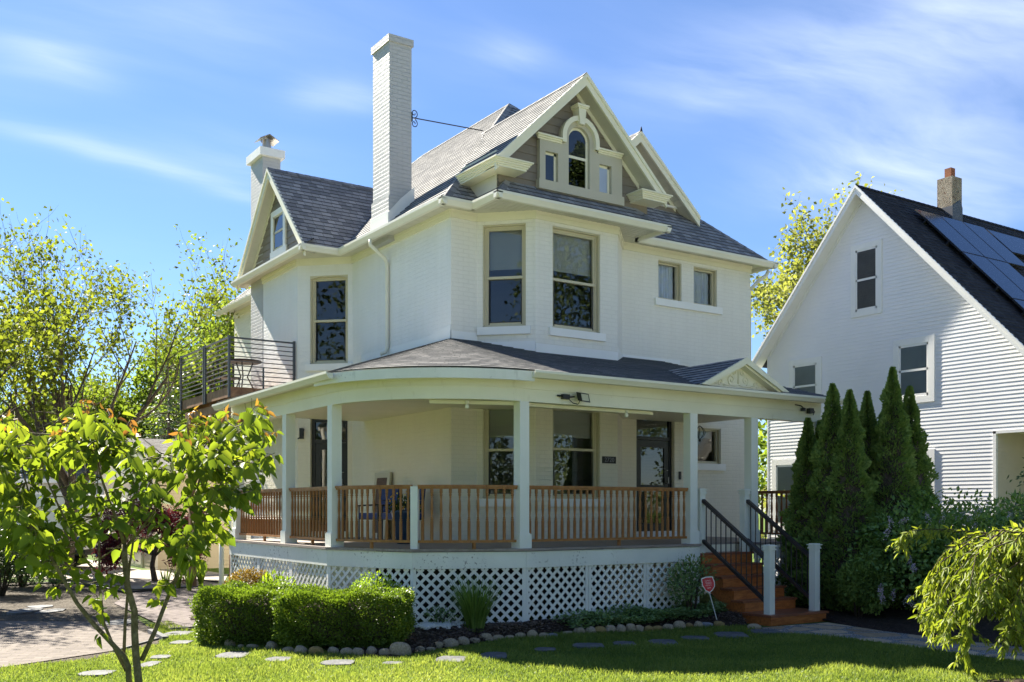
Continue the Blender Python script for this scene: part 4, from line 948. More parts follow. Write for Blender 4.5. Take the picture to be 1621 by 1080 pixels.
LF = dict(
 yellow=m_leaf('spring_leaf', [(.055, .07, .014), (.10, .12, .022), (.18, .195, .04)], .5, None, .6, .1),
 bright=m_leaf('bright_leaf', [(.05, .075, .015), (.095, .13, .025), (.16, .20, .045)], .5, None, .6, .1),
 pale=m_leaf('pale_leaf', [(.09, .10, .03), (.16, .17, .06), (.25, .25, .10)], .45, None, .6, .1),
 deep=m_leaf('deep_leaf', [(.018, .035, .012), (.035, .06, .02), (.06, .085, .03)], .25),
 street=m_leaf('street_tree_leaf', [(.025, .045, .02), (.07, .10, .03), (.15, .18, .05)], .15, None, .5, .2, .25, 1.3),
 conif=m_leaf('conifer_needles', [(.03, .05, .028), (.06, .09, .045), (.12, .15, .06)], .15, (1, 1.1, .7)),
 arbor=m_leaf('arborvitae_sprays', [(.06, .10, .028), (.12, .175, .042), (.20, .26, .07)], .28, (1.1, 1.2, .6), .6, .2, 2.2),
 hedge=m_leaf('boxwood_leaf', [(.05, .08, .012), (.09, .135, .018), (.15, .20, .03)], .4, None, .45, .4, 2.5),
 sap=m_leaf('sapling_leaf', [(.042, .070, .016), (.085, .120, .024), (.14, .172, .034)], .56, (1.75, 1.65, .46), .5, .15, .8),
 copper=m_leaf('copper_leaf', [(.16, .08, .03), (.19, .12, .035), (.15, .14, .035)], .5, (1.3, 1.1, .5), .35, .5),
 weep=m_leaf('weeping_leaf', [(.075, .10, .018), (.14, .175, .032), (.24, .26, .06)], .45, (1.3, 1.3, .45), .5, .25),
 lilac=m_leaf('lilac_leaf', [(.07, .12, .035), (.125, .195, .05), (.19, .27, .075)], .38, None, .4, .4, 1.4),
 bloom=m_leaf('lilac_bloom', [(.30, .24, .30), (.42, .35, .40), (.55, .48, .50)], .3, (1, .9, 1)),
 maple=m_leaf('crimson_leaf', [(.04, .010, .016), (.075, .016, .024), (.13, .030, .038)], .35, (1.4, .7, .7)),
 bronze=m_leaf('bronze_leaf', [(.07, .05, .012), (.16, .09, .02), (.14, .13, .02)], .35),
 lime=m_leaf('lime_leaf', [(.08, .13, .015), (.16, .23, .025), (.27, .34, .05)], .45),
 blade=m_leaf('tall_grass_blade', [(.06, .10, .02), (.10, .16, .035), (.17, .23, .07)], .35, None, .5, .3, 3.),
 cover=m_leaf('ground_cover_leaf', [(.075, .125, .05), (.13, .195, .08), (.20, .27, .12)], .3, None, .5, .3, 2.),
 lawn=m_leaf('lawn_blade', [(.062, .098, .022), (.108, .150, .034), (.18, .215, .062)], .5, (1.5, 1.4, .75), .5, .25, .9),
)

# ================================================================== GROUND
def sheet(name, pts, z, mat, kind='structure'):
    k = MB(); k.face([(p[0], p[1], z) for p in pts]); o = k.build(name, M[mat] if isinstance(mat, str) else mat); tag(o, kind=kind); return o
sheet('ground', [(-300, -300), (300, -300), (300, 300), (-300, 300)], ZL-.012, 'soil')
lawn_px = [(-70, 1068), (60, 1052), (140, 1044), (250, 1020), (258, 1003), (232, 990), (268, 985), (300, 998), (338, 996), (352, 1013), (450, 1027), (540, 1037), (630, 1042), (690, 1029), (800, 1012), (900, 1002), (1000, 997), (1100, 993), (1180, 993), (1215, 1002), (1300, 1007), (1400, 1019), (1500, 1033), (1700, 1058), (1760, 1130), (-120, 1130)]
lawn = [G(*q) for q in lawn_px]
sheet('lawn', lawn, ZL-.006, 'soil')
sheet('driveway', [G(40, 914), G(120, 922), G(215, 933), G(352, 927), (.5, 14.4), (.5, 17.6), (-.9, 17.65), (-.9, 34), W(-9, 60), W(-40, 60), W(-34, 26)], ZL+.004, 'concrete')
sheet('gravel_bed', [G(-80, 924), G(130, 920), G(215, 934), G(185, 955), G(232, 990), G(258, 1003), G(250, 1020), G(140, 1044), G(60, 1052), G(-70, 1068)], ZL-.002, 'gravel')
sheet('brick_patio', [G(-80, 984), G(178, 985), G(252, 1010), G(180, 1031), G(0, 1058), G(-80, 1068)], ZL+.008, 'patio')
sheet('brick_walkway', [G(180, 956), G(272, 999), G(331, 994), G(322, 966), G(345, 929), G(214, 935)], ZL+.012, 'walk')
k = MB(); k.bar(G(270, 1000, ZL-.02), G(333, 995, ZL-.02), .05, .10); k.bar(G(254, 1011, ZL), G(180, 1032, ZL), .03, .04); k.bar(G(238, 1000, ZL+.02), G(262, 1012, ZL+.02), .08, .07); tag(k.build('path_edging', M['slate']), kind='structure')
k = MB(); k.bar(G(85, 921, ZL+.04), G(190, 921, ZL+.04), .2, .13); tag(k.build('driveway_kerb', M['oldbrick']), kind='structure')
flagm, nt, _, _ = nodes('flagstone_paving'); oc = coord(nt)
v1 = N(nt, 'ShaderNodeTexVoronoi', Scale=2.1, feature='DISTANCE_TO_EDGE'); v2 = N(nt, 'ShaderNodeTexVoronoi', Scale=2.1, feature='F1'); wv = nt.nodes.new('ShaderNodeVectorMath'); wv.operation = 'MULTIPLY_ADD'; ns = noise(nt, oc, 3., 3.)
nt.links.new(ns, wv.inputs[0]); wv.inputs[1].default_value = (.12, .12, 0); nt.links.new(oc, wv.inputs[2]); nt.links.new(wv.outputs[0], v1.inputs['Vector']); nt.links.new(wv.outputs[0], v2.inputs['Vector'])
cell = ramp(nt, v2.outputs['Color'], [(.2, (.28, .195, .11)), (.8, (.58, .44, .29))]); grv = ramp(nt, noise(nt, oc, 70., 3.), [(.45, (.05, .045, .04)), (.66, (.6, .6, .58))])
mask = maprange(nt, v1.outputs['Distance'], .07, .12); cc = mixc(nt, mask, grv, mixc(nt, .6, cell, ramp(nt, noise(nt, oc, 14., 5.), [(.3, (.6, .6, .6)), (.7, (1.3, 1.3, 1.3))]), 'MULTIPLY'))
principled(nt, cc, .85, bump(nt, mask, .8, .02, bump(nt, noise(nt, oc, 40., 4.), .5, .006)), .2)
sheet('flagstone_path', [G(1205, 994), G(1310, 986), G(1400, 1000), G(1500, 1012), G(1700, 1035), G(1700, 1058), G(1500, 1033), G(1400, 1019), G(1300, 1007), G(1215, 1002)], ZL+.006, flagm)
# mulch beds: mounded up against the porch
def mound(name, outer, inner, mat, z0, z1, nu=60, nv=10, seed=1, hump=.05):
    r = np.random.default_rng(seed)
    def res(pl):
        pl = [Vector((p[0], p[1], 0)) for p in pl]; L = [0]
        for a, b in zip(pl[:-1], pl[1:]): L.append(L[-1]+(b-a).length)
        out = []
        for i in range(nu+1):
            t = L[-1]*i/nu; j = max(0, min(len(L)-2, next((q for q in range(len(L)-1) if L[q+1] >= t-1e-9), len(L)-2))); out.append(pl[j].lerp(pl[j+1], (t-L[j])/max(L[j+1]-L[j], 1e-9)))
        return out
    A, B = res(outer), res(inner); k = MB(); vs = []
    for i in range(nu+1):
        for j in range(nv+1):
            t = j/nv; p = A[i].lerp(B[i], t); z = z0+(z1-z0)*t+hump*math.sin(math.pi*t)+r.normal(0, .012)*(0 < j < nv); vs.append((p.x, p.y, z))
    k.mesh(vs, [(i*(nv+1)+j, (i+1)*(nv+1)+j, (i+1)*(nv+1)+j+1, i*(nv+1)+j+1) for i in range(nu) for j in range(nv)])
    return tag(k.build(name, M[mat], None, True), kind='structure')
bed_out = [G(300, 985), G(326, 994), G(352, 1012), G(450, 1025), G(540, 1035), G(630, 1040), G(690, 1027), G(800, 1010), G(900, 1000), G(1000, 995), G(1100, 991), G(1185, 992)]
bed_in = [(-2.6, 6.6), (-2.1, 5), (-2.1, 2), (-1.48, .52), (-.6, .1), (0, -.08), (1.2, -.08), (2.2, -.08), (3.40, -.08), (3.44, -.9)]
mound('mulch_bed', bed_out, bed_in, 'mulch', ZL-.008, -.05)
mound('shrub_bed', [G(1312, 984), G(1400, 1001), G(1500, 1013), G(1720, 1040)], [(4.72, .0), (6.6, 1.2), (9, 1.5), (11.5, -3)], 'mulch', ZL-.006, -.12)
sheet('side_yard', [(6.6, 1.2), (11.5, -3), (12.2, -3), (12.2, 8), (7.95, 8), (7.95, 3), (6.6, 3)], ZL-.003, 'mulch')
mound('corner_bed', [G(1530, 1090), G(1545, 1078), G(1600, 1072), G(1700, 1070)], [G(1530, 1110), G(1560, 1110), G(1620, 1115), G(1720, 1120)], 'mulch', ZL, ZL+.02, 20, 5)

# the lawn's blades
def inpoly(X, Y, poly):
    c = np.zeros(len(X), bool); n = len(poly)
    for i in range(n):
        x0, y0 = poly[i][0], poly[i][1]; x1, y1 = poly[(i+1) % n][0], poly[(i+1) % n][1]
        if abs(y1-y0) < 1e-12: continue
        c ^= ((y0 > Y) != (y1 > Y)) & (X < (x1-x0)*(Y-y0)/(y1-y0)+x0)
    return c
step_px = [(1210, 1001, 52, 8), (1157, 1006, 56, 10), (1100, 1011, 44, 7), (1050, 1018, 48, 10), (988, 1020, 40, 8), (931, 1023, 52, 8), (862, 1029, 36, 6), (782, 1039, 46, 12), (713, 1045, 52, 11), (622, 1051, 36, 5), (535, 1050, 54, 9), (440, 1045, 42, 8), (368, 1038, 52, 11), (286, 1018, 34, 6), (282, 1004, 46, 8), (254, 1041, 32, 6), (236, 1053, 28, 10), (152, 1067, 52, 9)]
r = np.random.default_rng(3); d = r.uniform(9.2, 15.6, 430000); l = r.uniform(-.62, .62, 430000)*d; keep = r.random(len(d)) < d/15.6; d, l = d[keep], l[keep]
X = CAM[0]+FW[0]*d+RT[0]*l; Y = CAM[1]+FW[1]*d+RT[1]*l; ok = inpoly(X, Y, lawn)
for (px, py, w, h) in step_px:
    c = G(px, py); dd = 2800/(py-805); ll = (px-810.5)/1600*dd; rx = w/2/1600*dd*1.02; ry = max(h/2/(py-805)*dd*1.02, .08); ok &= ~((np.abs(l-ll) < rx*.9) & (np.abs(d-dd) < ry*.8))
X, Y, d = X[ok], Y[ok], d[ok]; n = len(X); P = np.stack([X, Y, np.full(n, ZL-.008)], 1)
D = r.normal(0, .5, (n, 3)); D[:, 2] = 1; ph = .5+.5*np.sin(X*2.1+1.3*np.sin(Y*1.7))*np.cos(Y*2.6+X*.6)
leaf_mesh('grass', LF['lawn'], None, P, D, unit(n, r), (.026+.030*ph)*r.uniform(.5, 1.6, n), .0085*r.uniform(.7, 1.3, n), 4, .1, .25)
tag(bpy.data.objects['grass'], kind='stuff', label='mown green lawn in front of the house')

# stepping stones
for i, (px, py, w, h) in enumerate(step_px):
    r2 = random.Random(i); dd = 2800/(py-805); c = G(px, py); hw = w/2/1600*dd; hd = max(h/2/(py-805)*dd, .10); k = MB(); m = 9; pts = []
    for j in range(m):
        a = 2*math.pi*j/m; q = 1/max(abs(math.cos(a)), abs(math.sin(a)))**.75*r2.uniform(.86, 1.02); u, v = math.cos(a)*hw*q, math.sin(a)*hd*q
        pts.append((c.x+RT[0]*u+FW[0]*v, c.y+RT[1]*u+FW[1]*v, ZL-.02))
    k.prism(pts, (0, 0, .034)); o = k.build('stepping_stone', M['slate'], None, False, (c.x, c.y, ZL))
    words_ = ['nearest the steps', 'second', 'third', 'fourth', 'fifth', 'sixth', 'seventh', 'eighth', 'ninth', 'tenth', 'eleventh', 'twelfth', 'thirteenth', 'fourteenth', 'fifteenth', 'sixteenth', 'seventeenth', 'last']
    lab = 'flat slate stepping stone in the lawn, '+(words_[i] if i in (0, 17) else words_[i]+' in line counted from the wooden steps')
    tag(o, lab, 'stepping stone', 'stepping stones set in the lawn')
def slab(px, py, w, h, label, round_=False):
    dd = 2800/(py-805); c = G(px, py); hw = w/2/1600*dd; hd = h/2/(py-805)*dd; k = MB(); m = 24 if round_ else 6; r2 = random.Random(px)
    pts = [(c.x+RT[0]*math.cos(2*math.pi*j/m)*hw*q+FW[0]*math.sin(2*math.pi*j/m)*hd*q, c.y+RT[1]*math.cos(2*math.pi*j/m)*hw*q+FW[1]*math.sin(2*math.pi*j/m)*hd*q, ZL-.02) for j in range(m) for q in [1 if round_ else r2.uniform(.85, 1.1)]]
    k.prism(pts, (0, 0, 0.05 if round_ else .035)); tag(k.build('stepping_stone', M['slate'], None, False, (c.x, c.y, ZL)), label, 'stepping stone')
slab(40, 969, 40, 9, 'round grey stepping stone beside the brick patio', True); slab(81, 968, 38, 8, 'pale angular slab lying beside the round stone'); slab(64, 961, 40, 5, 'narrow pale slab behind the round stone'); slab(192, 986, 56, 11, 'broad grey slab between the brick walkway and the sapling')

# border stones
def rock_mesh(seed):
    import bmesh
    bm = bmesh.new(); bmesh.ops.create_icosphere(bm, subdivisions=3, radius=1); r2 = np.random.default_rng(seed); K = r2.normal(0, 1.6, (5, 3)); ph = r2.uniform(0, 6, 5)
    for v in bm.verts:
        c = np.array(v.co); s = 1+.13*sum(math.sin(float(K[i] @ c)*1.2+ph[i]) for i in range(5))*.75; c = c*s; c = np.sign(c)*np.abs(c)**.78; v.co = c
    me = bpy.data.meshes.new('fieldstone'); bm.to_mesh(me); bm.free(); me.polygons.foreach_set('use_smooth', [True]*len(me.polygons)); return me
RM = [rock_mesh(i) for i in range(7)]
def rock(px, py, w, h, mat='rock', label=None, group='fieldstones edging the mulch bed', zoff=0.):
    dd = 2800/(py-805); c = G(px, py); hw = w/2/1600*dd; hh = h/1600*dd*.56; me = RM[(px*7+py) % 7].copy(); me.materials.append(M[mat])
    o = bpy.data.objects.new('fieldstone', me); link(o); o.location = (c.x+FW[0]*hw*.6, c.y+FW[1]*hw*.6, ZL+hh*.45+zoff); o.scale = (hw, hw*.8, hh); o.rotation_euler = (random.Random(px).uniform(-.2, .2), 0, -TH+random.Random(px+1).uniform(-.5, .5))
    tag(o, label or 'rounded tan fieldstone in the row edging the mulch bed', 'stone', group)
rk = [(330, 1012, 16, 14), (345, 1004, 12, 12), (363, 1023, 16, 12), (380, 1026, 10, 7), (399, 1027, 18, 8), (429, 1029, 22, 14), (455, 1034, 18, 11), (475, 1036, 24, 14, 'rock', 'wide low tan boulder in front of the hedge gap'), (499, 1037, 22, 14, 'rock2', 'ochre yellow stone in front of the clipped hedge'), (527, 1036, 20, 12), (548, 1037, 20, 12), (567, 1037, 16, 12), (588, 1036, 20, 13), (609, 1037, 17, 11), (634, 1037, 31, 21, 'rock', 'largest tan boulder at the right end of the clipped hedge'), (664, 1031, 16, 8), (682, 1030, 14, 6), (691, 1026, 18, 12), (712, 1024, 26, 14), (733, 1020, 20, 14), (750, 1017, 18, 8), (770, 1014, 22, 12), (789, 1013, 18, 9), (806, 1012, 15, 8), (823, 1010, 18, 9), (842, 1010, 17, 14), (860, 1010, 16, 9), (875, 1009, 16, 7, 'rock3'), (898, 1005, 16, 7), (917, 1004, 16, 12), (935, 1003, 17, 12), (950, 1002, 18, 11, 'rock2'), (966, 1001, 18, 12), (984, 1001, 18, 13), (1000, 1000, 16, 14), (1014, 1000, 14, 11), (1028, 999, 14, 10, 'rock2'), (1041, 998, 16, 9, 'rock2'), (1058, 997, 16, 10), (1076, 995, 18, 13), (1092, 994, 14, 8, 'rock2'), (1107, 994, 16, 11), (1122, 993, 20, 8, 'rock3', 'low blue grey stone behind the stepping stones near the sign stake'), (1141, 993, 18, 10, 'rock2'), (1195, 996, 22, 9, 'rock', 'pale flat stone at the foot of the wooden steps'), (322, 1000, 14, 10), (335, 995, 18, 10)]
for q in rk: rock(*q)
# white pebbles scattered by the lattice corner
P = []; r = np.random.default_rng(5)
for i in range(160): P.append((r.normal(-1.35, .22), r.normal(.18, .16), -.035))
k = MB()
for x, y, z in P: s = r.uniform(.012, .03); k.obox((x, y, z), (s, s*.4, 0), (-s*.4, s, 0), (0, 0, s*.7))
tag(k.build('pebbles', M['white']), kind='stuff', label='white pebbles at the corner of the lattice')
# loose wood chips over the near beds
ch = r.uniform(0, 1, (9000, 2)); A = [Vector((p[0], p[1], 0)) for p in bed_out]; B = [Vector((p[0], p[1], 0)) for p in bed_in]
Q = []
for u, v in ch:
    i = min(int(u*(len(A)-1)), len(A)-2); t = u*(len(A)-1)-i; a = A[i].lerp(A[i+1], t); w_ = u*(len(B)-1); j = min(int(w_), len(B)-2); b = B[j].lerp(B[j+1], w_-j); p = a.lerp(b, .06+.9*v); Q.append((p.x, p.y, ZL+.01+(.13)*v+.05*math.sin(math.pi*v)))
Q = np.array(Q); n = len(Q); D = unit(n, r); D[:, 2] *= .3; U = unit(n, r)*.5+np.array((0, 0, 1.))
leaf_mesh('bark_chips', m_leaf('bark_chip', [(.03, .02, .015), (.07, .05, .038), (.15, .11, .085)], 0.05), None, Q, D, norm(U), r.uniform(.025, .07, n), r.uniform(.012, .03, n), 4, 0., 0.)
tag(bpy.data.objects['bark_chips'], kind='stuff', label='dark bark chips lying over the mulch bed')
# ================================================================== SHRUBS
def hedge(name, l0, l1, d0, d1, ztop, label, n, seed, rot=0.):
    r = np.random.default_rng(seed); c = W((l0+l1)/2, (d0+d1)/2, ZL); t = thing(name, c, label, 'hedge', 'clipped boxwood hedge')
    a, b, h = (l1-l0)/2, (d1-d0)/2, (ztop-ZL)/2; u = r.uniform(-1, 1, (n, 3)); pr = np.array([b*h, a*h, a*b*1.3]); ax = r.choice(3, n, p=pr/pr.sum()); u[np.arange(n), ax] = r.choice([-1., 1.], n); q = u/((np.abs(u)**9).sum(1)**(1/9))[:, None]
    dep = np.abs(r.normal(0, .05, n)); lump = .035*np.sin(q[:, 0]*7*a+seed)*np.cos(q[:, 1]*5)+.03*np.sin(q[:, 1]*9+q[:, 0]*5)+.028*np.sin(q[:, 2]*6+q[:, 0]*11*a)+r.exponential(.012, n)
    taper = 1-.10*np.clip(-q[:, 2], 0, 1)**1.5; sc3 = np.array((a, b, h)); q3 = q*sc3*(1+(lump-dep)[:, None]/sc3*.9); x = q3[:, 0]*taper; y = q3[:, 1]*taper; z = q3[:, 2]+h+ZL+.03
    cr, sr = math.cos(rot), math.sin(rot); X = x*cr-y*sr; Y = x*sr+y*cr
    P = np.stack([c.x+RT[0]*X+FW[0]*Y, c.y+RT[1]*X+FW[1]*Y, z], 1); out = P-np.array((c.x, c.y, ZL+h)); out[:, 2] *= 1.4
    D = norm(norm(out)*.9+unit(n, r)*.9+np.array((0, 0, .35))); leaf_mesh('crown', LF['hedge'], t, P, D, norm(unit(n, r)+np.array((0, 0, .8))), r.uniform(.022, .044, n), r.uniform(.013, .026, n), 4, .15, .1)
    k = MB()
    for i in range(14):
        x0, y0 = r.uniform(-.7, .7)*a, r.uniform(-.6, .6)*b; X0, Y0 = x0*cr-y0*sr, x0*sr+y0*cr; b0 = Vector((c.x+RT[0]*X0*.6+FW[0]*Y0*.6, c.y+RT[1]*X0*.6+FW[1]*Y0*.6, ZL)); b1 = Vector((c.x+RT[0]*X0+FW[0]*Y0, c.y+RT[1]*X0+FW[1]*Y0, ZL+h*1.5)); k.tube([b0, b0.lerp(b1, .5), b1], [.016, .012, .006], 5)
    vs = []; m = 14                                 # dense twiggy heart
    for i in range(m+1):
        for j in range(2*m):
            th, ph = math.pi*i/m, math.pi*j/m; e = np.array((math.sin(th)*math.cos(ph), math.sin(th)*math.sin(ph), math.cos(th))); e = e*(np.abs(e)**4).sum()**(-.25)*.78; X0, Y0 = (e[0]*cr*a-e[1]*sr*b), (e[0]*sr*a+e[1]*cr*b)
            vs.append((c.x+RT[0]*X0+FW[0]*Y0, c.y+RT[1]*X0+FW[1]*Y0, ZL+h+e[2]*h*.98))
    k.mesh(vs, [(i*2*m+j, (i+1)*2*m+j, (i+1)*2*m+(j+1) % (2*m), i*2*m+(j+1) % (2*m)) for i in range(m) for j in range(2*m)])
    k.build('branches', M['bark'], t); return t
hedge('boxwood_hedge', -4.02, -2.68, 12.75, 13.75, .47, 'clipped boxwood block on the left, next to the brick walkway', 42000, 1, -.18)
hedge('boxwood_hedge', -2.92, -1.30, 12.35, 13.25, .46, 'clipped boxwood block in front of the lattice with the tan boulder at its end', 50000, 2, .02)
def bush(name, c, rx, ry, h, label, leaf, n, lf, lw, seed, cat='shrub', group=None, lumps=9, shell=.35, shape=4, up=.3, stems=7, bark='bark', power=2.0, droop=.12):
    r = np.random.default_rng(seed); c = Vector(c); t = thing(name, c, label, cat, group); K = unit(lumps, r); K[:, 2] = np.abs(K[:, 2])*1.2-.15; S_ = r.uniform(.55, .8, lumps); u = unit(n, r); w_ = r.integers(0, lumps, n)
    q = K[w_]*.5+u*(S_[w_]*(1-shell*r.random(n)**1.6))[:, None]; q[:, 2] = np.maximum(q[:, 2], -.85)
    P = np.stack([c.x+q[:, 0]*rx, c.y+q[:, 1]*ry, c.z+h*.48+q[:, 2]*h*.46], 1); D = norm(u*.8+unit(n, r)*.8+np.array((0, 0, up))); U = norm(u*.5+unit(n, r)*.6+np.array((0, 0, .9)))
    leaf_mesh('crown', LF[leaf] if isinstance(leaf, str) else leaf, t, P, D, U, lf*r.uniform(.6, 1.3, n), lf*lw*r.uniform(.7, 1.2, n), shape, .15, droop); k = MB()
    for i in range(stems):
        a = 2*math.pi*i/stems+r.random(); e = Vector((c.x+math.cos(a)*rx*.55, c.y+math.sin(a)*ry*.55, c.z+h*r.uniform(.5, .8))); k.tube([c+Vector((math.cos(a)*.04, math.sin(a)*.04, 0)), c.lerp(e, .5)+Vector((0, 0, h*.12)), e], [.02*h**.5, .013*h**.5, .004], 5)
    k.build('branches', M[bark], t, True); return t
bush('globe_shrub', W(-3.96, 15.2, -.12), .36, .34, .80, 'small bronze tipped globe shrub between the hedge and the lattice', 'bronze', 5200, .035, .6, 11, lumps=5)
bush('leafy_shrub', W(-3.52, 15.0, -.1), .30, .28, .80, 'loose pale green shrub beside the bronze globe shrub', 'lime', 420, .075, .42, 12, lumps=5, up=.8, shape=6)
bush('lime_shrub', W(-1.82, 13.75, -.1), .42, .34, .76, 'bright lime green shrub peeking over the hedge near the lattice corner', 'lime', 3400, .04, .55, 13, lumps=6)
bush('lattice_shrub', W(2.80, 15.75, -.12), .40, .3, .95, 'upright dark leafy shrub against the lattice left of the wooden steps', 'cover', 1100, .07, .45, 14, lumps=7, up=.6, shape=6)
bush('garden_perennial', W(-1.0, 14.1, -.1), .22, .2, .3, 'low grey green perennial at the foot of the tall grass clump', 'cover', 300, .05, .35, 19, lumps=4, up=.6)
# tall ornamental grass
def grass_clump(name, c, n, L, spread, label, mat, seed, wd=.014, cat='grass clump', group=None, lean=.45):
    r = np.random.default_rng(seed); c = Vector(c); t = thing(name, c, label, cat, group); V = []; F = []; m = 5
    for i in range(n):
        a = r.uniform(0, 6.283); ln = L*r.uniform(.55, 1.1); rad = spread*.25*r.random(); d = Vector((math.cos(a), math.sin(a), 0)); s = Vector((-d.y, d.x, 0)); k = r.uniform(.1, lean); p = c+d*rad; v = Vector((d.x*k*.5, d.y*k*.5, 1)).normalized(); b0 = len(V)
        for j in range(m+1):
            w_ = wd*(1-(j/m)**2)*.5+.0006; V += [tuple(p-s*w_), tuple(p+s*w_)]; v = (v+d*k*.32-Vector((0, 0, k*.20*j/m*1.6))).normalized(); p = p+v*(ln/m)
        for j in range(m): F.append((b0+2*j, b0+2*j+1, b0+2*j+3, b0+2*j+2))
    o0 = ORG[t.name]; me = np_mesh('blades', np.array(V)-np.array(o0), np.array(F)); me.materials.append(LF[mat]); o = bpy.data.objects.new('blades', me); link(o, t); return t
grass_clump('ornamental_grass', G(752, 1000, -.10), 420, .78, .5, 'tall arching clump of ornamental grass in front of the lattice', 'blade', 21, .015)
for i, (px, py) in enumerate([(262, 935), (282, 932), (300, 936), (318, 928)]): grass_clump('iris_clump', G(px, py, ZL), 34, .55, .2, ['iris leaves at the left end by the driveway edge', 'short iris leaves next to the walkway bend', 'tall pale iris leaves behind the clipped hedge', 'iris leaves below the crimson maple nearest the porch'][i], 'lime', 30+i, .03, 'plant', 'iris clumps by the driveway', .25)
# ground cover along the lattice: nobody could count it
r = np.random.default_rng(41); n = 9000; x = r.uniform(.35, 3.35, n); y = -.2-r.random(n)*.62; hh = .05+.20*(.5+.5*np.sin(x*3.1)*np.cos(y*5+x*2))*np.clip((x-.2)/.8, 0.15, 1); keep = r.random(n) < np.clip((x-.2)/1.2, .12, 1); x, y, hh = x[keep], y[keep], hh[keep]; n = len(x)
P = np.stack([x, y, -.13+.09*(y+.8)/.6*.5+hh*r.random(n)**.5], 1); D = unit(n, r); D[:, 2] = np.abs(D[:, 2])*.4
leaf_mesh('ground_cover', LF['cover'], None, P, norm(D), norm(unit(n, r)*.5+np.array((0, 0, 1.))), r.uniform(.03, .07, n), r.uniform(.02, .045, n), 6, .12, .15); tag(bpy.data.objects['ground_cover'], kind='stuff', label='low leafy ground cover along the lattice left of the steps')

# arborvitae
def arborvitae(l, d, H, R, label, seed, n=15000, lean=(0, 0)):
    r = np.random.default_rng(seed); c = W(l, d, ZL); t = thing('arborvitae', c, label, 'evergreen', 'arborvitae in a row right of the steps'); h = r.random(n)**.85; a = r.uniform(0, 6.283, n)
    lump = 1+.16*np.sin(a*3+h*17+seed)+.17*np.sin(a*5-h*29+seed*2)+.15*np.sin(h*(47+seed % 7)+a*2)+.12*np.sin(h*83-a*4); prof = R*np.minimum(1., (h+.10)*5.)*np.clip(1-h, 0, 1)**.86+.008; rr = prof*lump*(1-.5*r.random(n)**2.2); spike = np.exp(-((1-h)/.05)**2)
    P = np.stack([c.x+np.cos(a)*rr+lean[0]*h*H, c.y+np.sin(a)*rr+lean[1]*h*H, ZL+.05+h*H], 1); out = np.stack([np.cos(a), np.sin(a), np.full(n, .75)], 1); D = norm(out+unit(n, r)*.55); U = norm(np.stack([-np.sin(a), np.cos(a), np.zeros(n)], 1)*r.choice([-1, 1], n)[:, None]+unit(n, r)*.6)
    leaf_mesh('crown', LF['arbor'], t, P, D, U, r.uniform(.05, .12, n)*(1-.55*h), r.uniform(.022, .05, n), 4, .1, .15); k = MB(); k.tube([c, c+Vector((0, 0, H*.5)), c+Vector((lean[0]*H, lean[1]*H, H*.96))], [.07, .045, .006], 7)
    k.lathe([(R*.42, .3), (R*.62, H*.2), (R*.5, H*.45), (R*.3, H*.7), (.03, H*.9)], c, 10); k.build('trunk', M['bark'], t, True)
arb = [(1279, 668, 17.4, .52, 'arborvitae nearest the porch rail, dark and low'), (1298, 672, 17.9, .40, 'thin arborvitae squeezed behind the first two'), (1318, 614, 17.0, .62, 'arborvitae standing in front of the end of the porch eave'), (1345, 624, 16.7, .58, 'third full arborvitae of the row, in front of the white window'), (1373, 626, 17.3, .50, 'arborvitae with a slim split top in mid row'), (1413, 588, 17.0, .62, 'tallest arborvitae of the row, below the neighbour window'), (1440, 618, 17.4, .64, 'last arborvitae of the row, above the lilac')]
for i, (px, py, d, R, lab) in enumerate(arb): arborvitae((px-810.5)/1600*d, d, 1.57+(805-py)*d/1600-ZL, R, lab, 50+i, 17000)
bush('globe_evergreen', W(5.45, 15.9, ZL), .42, .4, .95, 'low rounded evergreen at the foot of the arborvitae by the path', 'arbor', 7000, .07, .5, 60, 'evergreen', lumps=7)
# lilac
lil = bush('lilac_bush', W(7.0, 16.3, ZL), 1.55, 1.3, 1.95, 'broad lilac bush with mauve blooms below the white clapboard wall', 'lilac', 9000, .085, .62, 61, lumps=16, shape=6, shell=.4)
lil2 = bush('lilac_bush', W(8.6, 16.6, ZL), 1.5, 1.3, 2.0, 'second lilac bush behind the weeping tree, at the clapboard porch', 'lilac', 7500, .085, .62, 62, lumps=14, shape=6, shell=.4)
def blooms(owner, c, pts, seed):
    r = np.random.default_rng(seed); PP = []; DD = []
    for p in pts:
        p = np.array(p); ax = unit(1, r)[0]*.5+np.array((0, 0, .7)); ax /= np.linalg.norm(ax)
        for i in range(60): h = r.random(); u = unit(1, r)[0]; PP.append(p+ax*h*.14+u*.04*(1-h*.7)); DD.append(u)
    n = len(PP); leaf_mesh('blossom', LF['bloom'], owner, np.array(PP), np.array(DD), unit(n, r), r.uniform(.012, .022, n), r.uniform(.010, .018, n), 4, .1, 0.)
blooms(lil, None, [AT(x, y, 14.9+.2*math.sin(x)) for x, y in [(1396, 945), (1411, 948), (1392, 938), (1440, 892), (1451, 905), (1425, 830), (1412, 832), (1400, 850), (1470, 826), (1445, 905), (1432, 955), (1447, 960), (1466, 935), (1398, 955)]], 1)
blooms(lil2, None, [AT(x, y, 15.2+.2*math.sin(x)) for x, y in [(1516, 822), (1535, 825), (1545, 815), (1540, 839), (1575, 979), (1583, 983), (1490, 828), (1520, 850), (1600, 822)]], 2)
